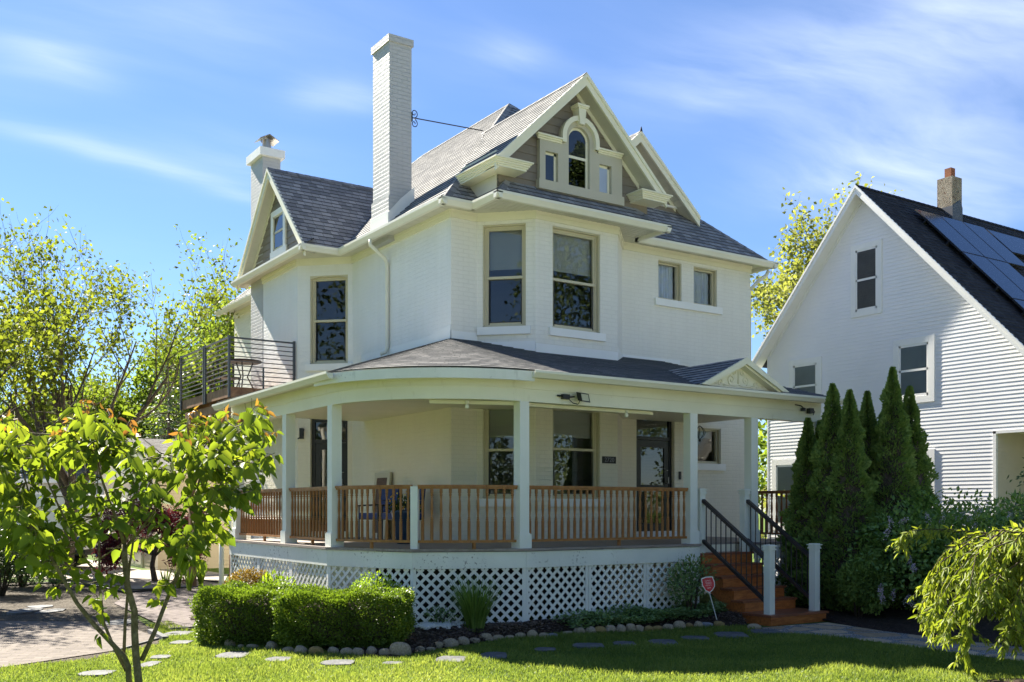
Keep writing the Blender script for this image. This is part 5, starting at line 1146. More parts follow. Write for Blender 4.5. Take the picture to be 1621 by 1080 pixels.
# weeping tree whose trunk stands outside the right edge
def weeping():
    r = np.random.default_rng(71); base = W(5.6, 9.9, ZL); t = thing('weeping_tree', base, 'sunlit weeping tree trailing yellow green branches over the path', 'tree'); top = base+Vector((0, 0, 1.75)); k = MB()
    k.tube([base, base+Vector((.03, .02, .9)), top], [.09, .075, .065], 8); PP, DD, UU, LL = [], [], [], []
    arcs = [([(1650, 850), (1600, 838), (1560, 858), (1515, 905), (1490, 945), (1470, 985)], 9.6), ([(1650, 845), (1590, 842), (1545, 880), (1535, 930), (1528, 985), (1529, 1050)], 9.3), ([(1650, 855), (1580, 870), (1540, 905), (1515, 940), (1500, 975), (1490, 1000)], 9.8), ([(1640, 870), (1600, 900), (1570, 930), (1555, 960), (1530, 1000), (1525, 1020)], 9.4), ([(1650, 860), (1610, 868), (1580, 905), (1550, 925), (1515, 960), (1492, 1010)], 9.2), ([(1650, 852), (1560, 846), (1500, 870), (1470, 910), (1462, 950), (1455, 975)], 10.6), ([(1650, 850), (1530, 862), (1490, 890), (1475, 930), (1470, 960), (1466, 1000)], 10.3), ([(1650, 842), (1570, 845), (1500, 838), (1455, 838), (1430, 845), (1424, 856)], 11.2), ([(1660, 880), (1630, 905), (1612, 935), (1604, 960), (1598, 985), (1590, 1005)], 9.0), ([(1670, 870), (1640, 890), (1622, 930), (1616, 975), (1610, 1000), (1606, 1010)], 9.3), ([(1640, 840), (1610, 835), (1590, 850), (1570, 880), (1560, 905), (1552, 930)], 9.5), ([(1640, 836), (1620, 840), (1605, 860), (1590, 890), (1580, 915), (1575, 935)], 9.1), ([(1650, 848), (1620, 850), (1575, 862), (1548, 882), (1530, 905), (1512, 922)], 10.0), ([(1660, 838), (1640, 842), (1618, 862), (1612, 880), (1606, 896), (1600, 920)], 9.8), ([(1645, 842), (1575, 848), (1525, 880), (1500, 915), (1482, 955), (1478, 992)], 9.9), ([(1650, 850), (1590, 858), (1560, 890), (1545, 915), (1535, 945), (1522, 975)], 9.6)]
    for i in range(16):
        x1, y1 = r.uniform(1545, 1640), r.uniform(885, 985); arcs.append(([(1655, 850+r.normal(0, 8)), ((1655+x1)/2+18, 838+r.uniform(-2, 22)), (x1+22, 838+.30*(y1-838)), (x1+8, 838+.6*(y1-838)), (x1, y1-12), (x1-4, y1)], r.uniform(9.1, 10.6)))
    for q, d in arcs:
        for rep in range(2):
            pts = [top]+[AT(x+r.normal(0, 6)*rep, y+r.normal(0, 5)*rep, d+r.normal(0, .12)+.25*rep) for x, y in q]; k.tube(pts, [.020, .011, .008, .006, .004, .003, .002], 5)
            for a, b in zip(pts[1:-1], pts[2:]):
                L = (b-a).length; m = max(2, int(L/.0165))
                for i in range(m):
                    p = a.lerp(b, (i+r.random())/m); s = unit(1, r)[0]; PP.append(tuple(p)); DD.append(s*.6+np.array(((b-a).normalized()))*.35+np.array((0, 0, r.uniform(-.9, .35) if (b-a).z > -.16 else -.75))); UU.append(unit(1, r)[0]*.6+np.array((-.1, -.1, .8))); LL.append(r.uniform(.06, .105))
            for j in range(9):                       # short side sprays
                i = r.integers(1, len(pts)-1); p0 = pts[i].lerp(pts[i+1], r.random()); dr = Vector((r.normal(0, .6), r.normal(0, .6), -.7)).normalized(); ln = r.uniform(.12, .3); p1 = p0+dr*ln; k.tube([p0, p1], [.003, .0015], 4)
                for i2 in range(int(ln/.018)): PP.append(tuple(p0.lerp(p1, r.random()))); DD.append(unit(1, r)[0]*.7+np.array(dr)*.6+np.array((0, 0, -.35))); UU.append(unit(1, r)[0]*.6+np.array((0, 0, .8))); LL.append(r.uniform(.055, .10))
    n = len(PP); L = np.array(LL); leaf_mesh('crown', LF['weep'], t, np.array(PP), np.array(DD), norm(np.array(UU)), L, L*.36, 6, .15, .2); k.build('trunk', M['bark'], t, True)
weeping()

# ================================================================== THE SAPLING IN FRONT
def sapling():
    r = np.random.default_rng(81); D0 = 7.0; base = AT(212, 1150, D0); base.z = ZL; t = thing('young_tree', base, 'multi stemmed young tree with broad green leaves and coppery tips in the lawn', 'tree'); k = MB()
    def A(x, y, o=0.): return AT(x, y, D0+o)
    st = [([(222, 1110, 0), (219, 1075, 0), (215, 1035, 0), (213, 1000, 0), (213, 968, 0), (202, 930, .0), (197, 880, .02), (197, 862, .03)], .028, .019), ([(205, 1100, .02), (203, 1055, .02), (197, 1040, .02), (150, 990, -.05), (122, 955, -.1), (85, 890, -.18), (58, 845, -.25), (35, 800, -.3)], .022, .008), ([(224, 1046, .02), (245, 1000, .06), (262, 955, .1), (285, 900, .16), (308, 850, .2), (330, 805, .25), (350, 765, .3)], .018, .007), ([(265, 948, .1), (280, 915, .05), (296, 870, 0), (308, 815, -.02), (313, 770, -.05), (322, 735, -.08)], .013, .006), ([(200, 1062, .05), (178, 1020, .1), (164, 985, .15), (158, 930, .2), (157, 870, .25), (155, 815, .3)], .014, .006), ([(196, 1040, .06), (198, 990, .1), (202, 940, .12), (205, 895, .15), (212, 850, .2), (222, 800, .3), (240, 760, .35)], .012, .005), ([(162, 915, .2), (138, 890, .1), (118, 850, .0), (92, 800, -.1), (70, 750, -.2), (60, 705, -.2)], .010, .004), ([(197, 862, .03), (185, 825, -.05), (172, 790, -.1), (160, 755, -.15), (150, 715, -.2)], .013, .005), ([(197, 862, .03), (208, 820, .06), (213, 780, .1), (210, 740, .12), (205, 712, .15)], .011, .004), ([(197, 870, .03), (225, 835, -.05), (250, 800, -.1), (280, 765, -.12), (300, 730, -.15)], .010, .004), ([(330, 805, .25), (318, 760, .3), (312, 710, .3), (300, 672, .25)], .008, .004), ([(350, 765, .3), (370, 735, .3), (385, 705, .28), (400, 680, .25)], .007, .003), ([(85, 890, -.18), (60, 830, -.1), (40, 760, .0), (25, 700, .1)], .009, .004), ([(35, 800, -.3), (10, 770, -.3), (-15, 730, -.25), (-30, 690, -.2)], .008, .004), ([(158, 885, .25), (180, 870, .2), (235, 830, .2), (262, 790, .2)], .006, .003)]
    lines = []
    for q, r0, r1 in st:
        pts = [A(*p) for p in q]; m = len(pts); k.tube(pts, [r0+(r1-r0)*i/(m-1) for i in range(m)], 8); lines += list(zip(pts[:-1], pts[1:]))
    # targets spread through the crown; thin twigs run from the nearest stem, carrying alternate leaves
    def inside(x, y):
        top = 650+26*math.sin(x/34.)-14*math.sin(x/15.)+ (50*math.exp(-((x-232)/36)**2)); 
        bot = 868-60*math.exp(-((x-230)/120)**2)*0+30*math.sin(x/40.)
        if x > 330: bot -= (x-330)*.85
        return top < y < bot and -40 < x < 436
    tg = []
    while len(tg) < 400:
        x, y = r.uniform(-40, 436), r.uniform(630, 900)
        if inside(x, y) and r.random() < (1. if y < 735 else (.75 if x < 70 or x > 290 else .34)): tg.append((x, y, r.normal(0, .42)))
    tg += [(x, y, r.normal(0, .12)) for x, y in [(95, 870), (75, 900), (130, 905), (150, 905), (175, 925), (140, 850), (165, 960), (150, 940), (118, 920), (180, 905), (240, 925), (260, 915), (245, 945), (120, 890), (60, 860), (70, 925), (190, 930), (160, 1000), (345, 832), (360, 800), (380, 770), (300, 870)]]
    P, Dr, U, L, tip = [], [], [], [], []
    for (x, y, o) in tg:
        e = A(x, y, o); best = None
        for a, b in lines:
            ab = b-a; u = max(0, min(1, (e-a).dot(ab)/ab.length_squared)); u = min(u, .95); p = a+ab*u; dist = (p-e).length+max(0, (p.z-e.z))*1.2
            if best is None or dist < best[0]: best = (dist, p)
        s = best[1]; ln = (e-s).length
        if ln > .42: s = e+(s-e)*(.42/ln); ln = .42
        mid = s.lerp(e, .5)+Vector((0, 0, -.10*ln)); pts = [s, s.lerp(mid, .6), mid, mid.lerp(e, .6), e]; k.tube(pts, [.0048, .004, .0034, .0026, .0016], 5)
        m = max(4, int(ln/.055)); y_top = 650
        for i in range(m):
            f = .25+.75*(i+.5)/m; p = s.lerp(mid, f*2) if f < .5 else mid.lerp(e, f*2-1); dr = (e-s).normalized(); sd = dr.cross(Vector((0, 0, 1))).normalized()*(1 if i % 2 else -1); dv = dr*.5+sd*.7+Vector(r.normal(0, .3, 3))+Vector((0, 0, -.62)); q = p+Vector(dv).normalized()*.02
            P.append(tuple(q)); Dr.append(tuple(dv)); U.append((r.normal(0, .5)-.25*FW[0], r.normal(0, .5)-.25*FW[1], .8)); L.append(r.uniform(.06, .125)*(1-.22*(f > .85))); tip.append(f > .86 and y < 690 and r.random() < .5)
        if y < 690:
            for i in range(2 if r.random() < .4 else 0): dv = Vector(r.normal(0, .6, 3))+Vector((0, 0, -.3)); P.append(tuple(e)); Dr.append(tuple(dv)); U.append(tuple(unit(1, r)[0])); L.append(r.uniform(.045, .085)); tip.append(True)
    P, Dr, U, L, tip = map(np.array, (P, Dr, U, L, tip)); g = ~tip
    leaf_mesh('crown', LF['sap'], t, P[g], Dr[g], norm(U[g]), L[g], L[g]*r.uniform(.60, .80, g.sum()), 6, .19, .30)
    leaf_mesh('new_leaves', LF['copper'], t, P[tip], Dr[tip], norm(U[tip]), L[tip]*.8, L[tip]*.42, 6, .18, .25); k.build('trunk', M['barkg'], t, True)
sapling()

# ================================================================== TREES BEHIND
tree('broad_tree', W(-12.2, 27.5, ZL), 'big spreading tree with sparse spring leaves behind the driveway', None, LF['yellow'], .125, 2.3, .19, 7, 4, 3.9, 7.5, .17, 103, .75, up=.14, lean=.8, kids=(3, 4))
tree('broad_tree', W(-11.2, 19.6, ZL), 'nearer leafy tree at the left edge shading the brick patio', None, LF['yellow'], .11, 2.5, .15, 6, 3, 2.7, 13, .17, 104, .75, up=.14, lean=.8)
tree('leafy_tree', W(-17.6, 47, ZL), 'rounded bright tree behind the big spreading tree', 'trees behind the driveway', LF['bright'], .2, 2.4, .24, 7, 3, 3.7, 30, .32, 114, .8, up=.08, lean=.85)
tree('leafy_tree', W(-22.5, 50, ZL), 'low bright tree filling the gap at the left behind the far garage', 'trees behind the driveway', LF['bright'], .2, 2.2, .24, 7, 3, 3.7, 30, .32, 115, .8, up=.08, lean=.85)
tree('leafy_tree', W(-12.0, 43, ZL), 'bright yellow green tree beyond the balcony', 'trees behind the driveway', LF['bright'], .2, 2.6, .24, 7, 3, 3.7, 30, .3, 105, .8, up=.10, lean=.8)
tree('leafy_tree', W(-15.6, 52, ZL), 'tall bright tree seen over the balcony railing', 'trees behind the driveway', LF['bright'], .22, 2.8, .26, 7, 3, 4.4, 30, .34, 106, .8, up=.12, lean=.7)
tree('slender_tree', W(-11.1, 39, ZL), 'slim tree whose tip rises beside the side gable', 'trees behind the driveway', LF['bright'], .17, 4.5, .14, 4, 3, 3.6, 8, .18, 107, .7, up=.35, lean=.35)
tree('open_tree', W(11.4, 37, ZL), 'pale open crowned tree between the two houses', None, LF['pale'], .18, 4.2, .24, 8, 4, 4.6, 10, .2, 108, .75, up=.14, lean=.75, kids=(3, 4))
tree('open_tree', W(17.5, 47, ZL), 'pale treetop just showing over the dark roof ridge', None, LF['pale'], .19, 5.2, .24, 6, 3, 4.9, 9, .2, 109, .75, up=.2, lean=.6)
tree('small_tree', W(7.35, 27.3, ZL), 'small yellow leaved tree between the houses behind the porch', None, LF['pale'], .09, .9, .05, 6, 3, 1.25, 7, .07, 110, .7, up=.08, lean=.9)
def conifer(name, c, H, R, label, seed, n, mat='conif', leaf=.16, group=None):
    r = np.random.default_rng(seed); c = Vector(c); t = thing(name, c, label, 'evergreen', group); k = MB(); k.tube([c, c+Vector((0, 0, H*.97))], [.11*H/6, .01], 7); PP, DD = [], []
    z = .5
    while z < H*.97:
        Rz = R*(1-(z/H))**.8+.12
        for j in range(7):
            a = r.uniform(0, 6.283); L = Rz*r.uniform(.7, 1.1); p0 = c+Vector((0, 0, z)); p1 = p0+Vector((math.cos(a)*L, math.sin(a)*L, -L*.12+r.normal(0, .08))); k.tube([p0, p0.lerp(p1, .6)+Vector((0, 0, -.05*L)), p1], [.022, .014, .005], 4)
            m = int(n*L/R)
            for i in range(m): f = r.random()**.6; q = p0.lerp(p1, f); PP.append(np.array(q)+r.normal(0, .06+.05*f, 3)); DD.append(np.array((math.cos(a), math.sin(a), -.25))+r.normal(0, .6, 3))
        z += H/26
    m = len(PP); leaf_mesh('crown', LF[mat], t, np.array(PP), np.array(DD), unit(m, r), leaf*r.uniform(.6, 1.3, m), leaf*.38*r.uniform(.7, 1.2, m), 4, .1, .1); k.build('trunk', M['bark'], t, True); return t
conifer('spruce', W(-12.4, 36.5, ZL), 7.2, 1.7, 'dark bluish spruce below the balcony railing', 121, 34, group=None)
conifer('spruce', W(7.62, 13.2, ZL), 4.6, 1.1, 'spruce at the right edge with only its branch tips in view', 122, 150, leaf=.085)
tree('crimson_maple', W(-8.55, 24.2, ZL), 'crimson leaved maple in front of the beige garage', None, LF['maple'], .10, .75, .06, 6, 3, 1.0, 26, .08, 130, .35, up=-.10, lean=1.6)
bush('dark_shrub', W(-10.2, 20.2, ZL), .85, .8, 1.35, 'dense dark shrub at the left edge beside the patio', 'deep', 9000, .055, .6, 131, lumps=7)
bush('mixed_shrub', W(-10.95, 22.6, ZL), .8, .7, 1.3, 'loose green shrub behind the dense dark one', 'lilac', 3200, .11, .5, 132, lumps=9, shape=6)
bush('mixed_shrub', W(-14.2, 24.6, ZL), 1.2, 1.0, 2.0, 'tall green shrub at the left edge in front of the parked van', 'lilac', 3600, .12, .5, 133, lumps=9, shape=6)
bush('low_plant', G(88, 932, ZL), .45, .35, .4, 'low plants by the brick edge of the driveway', 'cover', 500, .07, .5, 134, 'plant', lumps=5)
# the far side of the street, seen only as reflections, and the wooded skyline behind the lots
def wood(name, spots, label, mat, seed, n, leaf):
    r = np.random.default_rng(seed); PP = []; k = []
    for (l, d, H, R, cone) in spots:
        c = W(l, d, ZL); m = int(n*H*R/20)
        h = r.random(m); a = r.uniform(0, 6.283, m); rr = (R*(1-h)**.8+.1 if cone else R*np.sqrt(np.clip(1-(2*h-1)**2, 0, 1))*(1+.25*np.sin(a*4+h*11)))*(1-.5*r.random(m)**2); PP.append(np.stack([c.x+np.cos(a)*rr, c.y+np.sin(a)*rr, ZL+H*(.08+.92*h if cone else .22+.78*h)], 1))
    P = np.concatenate(PP); m = len(P); leaf_mesh(name, LF[mat], None, P, unit(m, r), unit(m, r), leaf*r.uniform(.6, 1.3, m), leaf*.6, 4, .15, .1); tag(bpy.data.objects[name], kind='stuff', label=label)
rr_ = random.Random(4)
def rel(x, y): dx, dy = x-CAM[0], y-CAM[1]; return dx*RT[0]+dy*RT[1], dx*FW[0]+dy*FW[1]
wood('treeline', [(*rel(x+rr_.uniform(-1.5, 1.5), -34+rr_.uniform(-2, 3)), rr_.uniform(18, 25), rr_.uniform(3., 4.6), rr_.random() < .5) for x in range(4, 96, 8)]+[(*rel(x+rr_.uniform(-1, 1), -33+rr_.uniform(-1, 1)), rr_.uniform(3.2, 5.5), rr_.uniform(2.4, 3.2), False) for x in range(-10, 90, 4)]+[(*rel(-27+rr_.uniform(-3, 3), y), rr_.uniform(15, 22), rr_.uniform(2.6, 4.), rr_.random() < .4) for y in range(-42, 4, 7)]+[(*rel(-29+rr_.uniform(-1, 1), y), rr_.uniform(3.2, 5.5), rr_.uniform(2.4, 3.2), False) for y in range(-44, 2, 4)], 'row of trees across the street mirrored in the windows', 'street', 141, 1300, .34)
wood('far_wood', [(l+rr_.uniform(-2, 2), 70+rr_.uniform(-6, 10), rr_.uniform(7.5, 10.5), rr_.uniform(3.5, 5), False) for l in range(-62, 70, 6)], 'distant band of trees beyond the back gardens', 'bright', 142, 700, .5)

# unseen street surfaces behind the viewpoint, added pale to bounce sunlight onto the facade
def strip(name, d0, d1, mat, z): k = MB(); k.face([(-90, d0, z), (90, d0, z), (90, d1, z), (-90, d1, z)]); tag(k.build(name, M[mat]), kind='structure')
strip('bounce_pavement', -13.4, -10.6, 'road', ZL+.004); strip('street', -32, -16.5, 'road', ZL-.004)
# ================================================================== GARAGE, VAN, BIN, BITS
ga = thing('garage', (2.4, 20.5, ZL), 'beige clapboard garage behind the white house', 'garage'); k = MB()
k.lapped([(-.55, 17.7, -.2), (6, 17.7, -.2), (6, 17.7, 2.75), (-.55, 17.7, 2.75)], .11, .012, out=(0, -1, 0)); k.lapped([(-.55, 17.7, -.2), (-.55, 24, -.2), (-.55, 24, 2.75), (-.55, 17.7, 2.75)], .11, .012, out=(-1, 0, 0)); part(k, 'wall', 'beige', ga)
k = MB(); k.box(-.6, -.46, 17.66, 17.76, -.2, 2.75); k.box(-.62, 6, 17.64, 17.7, 2.5, 2.75); k.box(.55, .63, 17.66, 17.7, -.2, 2.5); k.box(-.64, -.56, 17.7, 24, 2.5, 2.75); part(k, 'corner_trim', m_paint('garage_trim', (.62, .58, .5), .5), ga)
k = MB(); k.lapped([(-1.0, 17.2, 2.72), (6.4, 17.2, 2.72), (6.4, 20.8, 3.75), (-1.0, 20.8, 3.75)], .14, .012); k.lapped([(-1.0, 24.4, 2.72), (6.4, 24.4, 2.72), (6.4, 20.8, 3.75), (-1.0, 20.8, 3.75)], .14, .012); part(k, 'roof', 'gshing', ga)
k = MB(); k.box(-1.02, 6.4, 17.17, 17.2, 2.60, 2.74); k.prism([(-1.02, 17.17, 2.74), (-1.02, 20.8, 3.77), (-1.02, 24.43, 2.74), (-1.02, 24.43, 2.6), (-1.02, 20.8, 3.62), (-1.02, 17.17, 2.6)], (.025, 0, 0)); k.prism([(-.555, 17.7, 2.75), (-.555, 24, 2.75), (-.555, 20.8, 3.65)], (.03, 0, 0)); k.box(-1.0, 6.4, 17.2, 17.69, 2.6, 2.615); part(k, 'eave_trim', 'white', ga)
k = MB(); Fg = Fr((-.555, 23.4), (-.555, 18.4)); 
for i in range(4):
    Fg.box(k, .3, 4.5, .0, .03, -.18+.56*i, -.18+.56*i+.545)
    for j in range(5): Fg.box(k, .38+.83*j, .38+.83*j+.68, .03, .042, -.1+.56*i, -.18+.56*i+.46)
part(k, 'garage_door', m_paint('garage_door_paint', (.58, .53, .42), .45), ga)
gb = thing('far_garage', W(-17.5, 47, ZL), 'white garage with a grey roof behind the parked van', 'garage'); k = MB()
def cb(l0, l1, d0, d1, z0, z1, mb):
    c = W((l0+l1)/2, (d0+d1)/2, (z0+z1)/2); mb.obox(c, Vector((RT[0], RT[1], 0))*((l1-l0)/2), Vector((FW[0], FW[1], 0))*((d1-d0)/2), (0, 0, (z1-z0)/2))
cb(-24, -13.5, 45, 52, -.2, 2.9, k); part(k, 'wall', m_paint('pale_garage_wall', (.62, .60, .56), .6), gb)
k = MB(); k.lapped([W(-24.4, 44.6, 2.85), W(-13.1, 44.6, 2.85), W(-13.1, 48.5, 4.7), W(-24.4, 48.5, 4.7)], .15, .012); k.lapped([W(-24.4, 52.4, 2.85), W(-13.1, 52.4, 2.85), W(-13.1, 48.5, 4.7), W(-24.4, 48.5, 4.7)], .15, .012); part(k, 'roof', 'gshing', gb)
k = MB(); cb(-24.4, -13.1, 44.55, 44.6, 2.7, 2.88, k); part(k, 'eave_trim', 'white', gb)
k = MB(); cb(-22.8, -18.4, 44.93, 44.99, -.15, 2.3, k); part(k, 'garage_door', 'white', gb)
# van, broadside, its front to the left
vc = W(-14.95, 29.6, ZL); van = thing('parked_van', vc, 'white work van with blue lettering parked behind the sapling', 'van'); vx, vy = Vector((RT[0], RT[1], 0)), Vector((FW[0], FW[1], 0))
def V(l, d, z): return vc+vx*l+vy*d+Vector((0, 0, z))
prof = [(-2.75, .45), (-2.85, .75), (-2.75, 1.05), (-2.15, 1.22), (-1.62, 1.98), (-1.35, 2.12), (2.62, 2.16), (2.76, 2.05), (2.82, .6), (2.76, .42)]
k = MB(); k.prism([V(x, -.95, z) for x, z in prof], vy*1.9); body = part(k, 'body', 'van', van)
k = MB(); k.prism([V(-2.02, -.958, 1.28), V(-1.58, -.958, 1.9), V(-.95, -.958, 1.92), (V(-.95, -.958, 1.28))], vy*.006); part(k, 'window', 'screen', van)
k = MB(); k.prism([V(-2.9, -.97, .42), V(2.86, -.97, .42), V(2.86, -.97, .58), V(-2.9, -.97, .58)], vy*1.94); part(k, 'bumper', 'black', van)
k = MB(); k.prism([V(2.815, -.9, .95), V(2.85, -.9, .95), V(2.84, -.9, 1.25), V(2.8, -.9, 1.25)], vy*.14); part(k, 'tail_light', 'red', van)
for lx in (-1.85, 1.75):
    for ly in (-.86, .86):
        pts = [V(lx+.36*math.cos(i/20*2*math.pi), ly-.12, .36+.36*math.sin(i/20*2*math.pi)) for i in range(20)]; k = MB(); k.prism(pts, vy*.22); w = part(k, 'wheel', 'tyre', van)
        pts = [V(lx+.2*math.cos(i/16*2*math.pi), ly-.14*(1 if ly < 0 else -1), .36+.2*math.sin(i/16*2*math.pi)) for i in range(16)]; k = MB(); k.prism(pts, vy*(.02 if ly < 0 else -.02)); part(k, 'rim', 'rim', w)
    arch = [V(lx+.5*math.cos(i/14*math.pi), -.956, .42+.5*math.sin(i/14*math.pi)) for i in range(15)]; k = MB(); k.prism(arch, vy*.004); part(k, 'wheel_arch', 'black', van)
lb = m_simple('van_blue', (.02, .05, .25), .4); k = MB(); k.prism([V(1.3, -.957, .72), V(2.7, -.957, .72), V(2.7, -.957, .94), V(1.3, -.957, .94)], vy*.004); band_ = part(k, 'lettering_band', lb, van)
R3 = Matrix(((vx.x, 0, -vy.x, 0), (vx.y, 0, -vy.y, 0), (0, 1, 0, 0), (0, 0, 0, 1)))
part(text_mesh('773-425-54', .215, Matrix.Translation(V(2.02, -.96, .83)) @ R3), 'phone_number', 'white', van)
part(text_mesh('Kitchen \u2022 Basement \u2022 Ba', .115, Matrix.Translation(V(1.98, -.955, .62)) @ R3), 'trade_lettering', 'black', van)
bc = W(-14.05, 35.0, ZL); bn = thing('recycling_bin', bc, 'blue wheeled bin beyond the van beside the kerb', 'bin'); vc = bc; k = MB(); k.prism([V(-.28, -.28, .1), V(.28, -.28, .1), V(.28, .28, .1), V(-.28, .28, .1)], Vector((0, 0, .03)))
k.mesh([V(-.26, -.26, .1), V(.26, -.26, .1), V(.26, .26, .1), V(-.26, .26, .1), V(-.33, -.33, 1.0), V(.33, -.33, 1.0), V(.33, .33, 1.0), V(-.33, .33, 1.0)], [(0, 1, 5, 4), (1, 2, 6, 5), (2, 3, 7, 6), (3, 0, 4, 7), (4, 5, 6, 7)]); part(k, 'bin_body', 'blue', bn)
k = MB(); k.prism([V(-.36, -.38, 1.0), V(.36, -.38, 1.0), V(.36, .36, 1.06), V(-.36, .36, 1.06)], Vector((0, 0, .05))); part(k, 'lid', 'blue', bn); k = MB(); k.tube([V(-.3, .3, .12), V(.3, .3, .12)], .1, 12); part(k, 'wheel', 'tyre', bn)
# hose
k = MB(); k.tube([G(-30, 929, ZL+.03), G(40, 926, ZL+.03), G(90, 922, ZL+.03), G(140, 925, ZL+.03), G(200, 938, ZL+.03), G(240, 934, ZL+.03), G(275, 922, ZL+.05), G(300, 917, ZL+.04), G(345, 921, ZL+.03)], .022, 6); tag(k.build('garden_hose', M['black'], None, True), 'black garden hose snaking across the brick walkway', 'hose')
# tub behind the hedge
k = MB(); c = W(-2.35, 14.05, ZL); k.lathe([(.17, 0), (.24, .50), (.29, .52), (.30, .58), (.27, .58), (.24, .5), (.2, .1)], c, 20); tag(k.build('planter_tub', M['black'], None, True, c), 'round dark tub standing behind the clipped hedge', 'tub')
# sign on a stake
sc = G(1135, 982, -.12); sg = thing('security_sign', sc, 'small red shield shaped sign with a white rim on a thin stake', 'sign'); hd = AT(1121, 925, 15.2); tl = Vector((RT[0], RT[1], 0)); up = Vector((RT[0]*-.12, RT[1]*-.12, 1)).normalized(); fo = Vector((-FW[0], -FW[1], 0))
k = MB(); k.tube([sc, sc.lerp(hd-up*.1, .5), hd-up*.1], .007, 6); part(k, 'stake', 'white', sg)
def sh(s): return [hd+tl*(x*s)+up*(y*s) for x, y in [(-.085, .075), (-.02, .10), (.07, .105), (.09, .03), (.085, -.03), (.045, -.085), (.005, -.115), (-.045, -.09), (-.08, -.02)]]
k = MB(); k.prism(sh(1.14), fo*.006); pl = part(k, 'sign_rim', 'white', sg); k = MB(); k.prism([p+fo*.0062 for p in sh(1.0)], fo*.003); part(k, 'sign_face', 'red', sg); k = MB()
for (yy, xs) in ((.055, (-.045, .04)), (.028, (-.045, .05)), (.010, (-.03, .05)), (-.015, (-.04, .05)), (-.055, (-.02, .03))):
    n = 9
    for i in range(n):
        x0 = xs[0]+(xs[1]-xs[0])*i/n; k.obox(hd+tl*(x0+.004)+up*(yy+.004*math.sin(i*2.1)+x0*.15)+fo*.0098, tl*.0022, up*(.0042+.0015*math.cos(i*3.)), fo*.0005)
part(k, 'sign_lettering', 'white', sg)
# spade by the neighbour's entry
k = MB(); p = Vector((12.35, -1.0, ZL)); p = AT(1613, 815, 20.6); k.tube([p+Vector((0, 0, -1.1)), p+Vector((.02, 0, -.1)), p+Vector((-.02, 0, .12))], .016, 6); k.tube([p+Vector((-.02, .0, .12)), p+Vector((-.02, .06, .2)), p+Vector((-.02, .05, .28)), p+Vector((-.02, -.05, .28)), p+Vector((-.02, -.06, .2)), p+Vector((-.02, 0, .12))], .016, 6); k.obox(p+Vector((0, 0, -1.25)), (.01, 0, 0), (0, .1, 0), (0, 0, .16)); tag(k.build('spade', M['black'], None, True), 'black handled spade leaning by the clapboard entry', 'spade')

# ================================================================== ON THE PORCH
def chair(c, rz, label):
    t = thing('porch_chair', c, label, 'chair', 'navy cushioned porch chairs'); c = Vector(c); R_ = Matrix.Rotation(rz, 3, 'Z'); L = lambda x, y, z: c+R_ @ Vector((x, y, z)); X, Y, Z = R_ @ Vector((1, 0, 0)), R_ @ Vector((0, 1, 0)), Vector((0, 0, 1))
    for x in (-.27, .27):
        for y in (-.26, .26): k = MB(); k.tube([L(x, y, 0), L(x, y, .62 if y < 0 else .9)], .014, 6); part(k, 'leg', 'black', t)
        k = MB(); k.tube([L(x, -.28, .62), L(x, .26, .64)], .017, 6); part(k, 'arm', 'black', t)
    k = MB(); k.obox(L(0, 0, .38), X*.26, Y*.26, Z*.012); part(k, 'seat_frame', 'black', t)
    k = MB(); k.obox(L(0, -.01, .44), X*.25, Y*.26, Z*.05); part(k, 'seat_cushion', 'navy', t); by = (Y*.12+Z).normalized()
    k = MB(); k.obox(L(0, .23, .60), X*.25, by.cross(X)*.045, by*.10); k.obox(L(0, .26, .83), X*.25, by.cross(X)*.045, by*.12); part(k, 'back_cushion', 'navy', t)
chair((.02, 4.55, 1.0), -1.35, 'navy cushioned chair nearer the brown panel'); chair((.05, 3.72, 1.0), -1.55, 'navy cushioned chair nearer the flower pot')
pc = Vector((-.55, 2.55, 1.0)); pt = thing('flower_pot', pc, 'blue glazed pot of mixed flowers behind the porch railing', 'flower pot'); k = MB(); k.lathe([(.11, 0), (.15, .2), (.20, .48), (.215, .50), (.215, .54), (.19, .54), (.18, .46)], pc, 18); part(k, 'pot', 'pot', pt, True)
r = np.random.default_rng(9); n = 420; u = unit(n, r); u[:, 2] = np.abs(u[:, 2]); P = np.array(pc)+np.array((0, 0, .52))+u*np.array((.25, .25, .26))*r.uniform(.3, 1, n)[:, None]; leaf_mesh('plant', LF['deep'], pt, P, u+unit(n, r)*.6, unit(n, r), r.uniform(.04, .07, n), r.uniform(.02, .035, n), 4)
n = 60; u = unit(n, r); u[:, 2] = np.abs(u[:, 2]); P = np.array(pc)+np.array((0, 0, .55))+u*np.array((.27, .27, .28)); leaf_mesh('blossom', m_leaf('flower_petal', [(.5, .02, .03), (.6, .45, .05), (.55, .1, .02)], .2, (1, 1, 1)), pt, P, u+unit(n, r)*.5, u, .035, .035, 4)
k = MB(); c0 = Vector((.42, 5.45, 1.0)); tilt = Vector((.10, 0, 1)).normalized(); k.obox(c0+tilt*.62, Vector((0, .30, 0)), tilt*.60, tilt.cross(Vector((0, 1, 0)))*.02); k.build
pn = thing('leaning_board', c0, 'brown panel in a pale frame leaning on the porch wall', 'board'); k = MB(); nn = Vector((0, 1, 0)).cross(tilt); 
for (a0, a1, b0, b1) in ((-.32, -.22, 0, 1.26), (.22, .32, 0, 1.26), (-.22, .22, 1.16, 1.26), (-.22, .22, 0, .1)): k.obox(c0+Vector((0, (a0+a1)/2, 0))+tilt*((b0+b1)/2), Vector((0, (a1-a0)/2, 0)), tilt*((b1-b0)/2), nn*.02)
part(k, 'frame', 'case', pn); k = MB(); k.obox(c0+tilt*.63, Vector((0, .225, 0)), tilt*.54, nn*.008); part(k, 'panel', 'brown', pn)
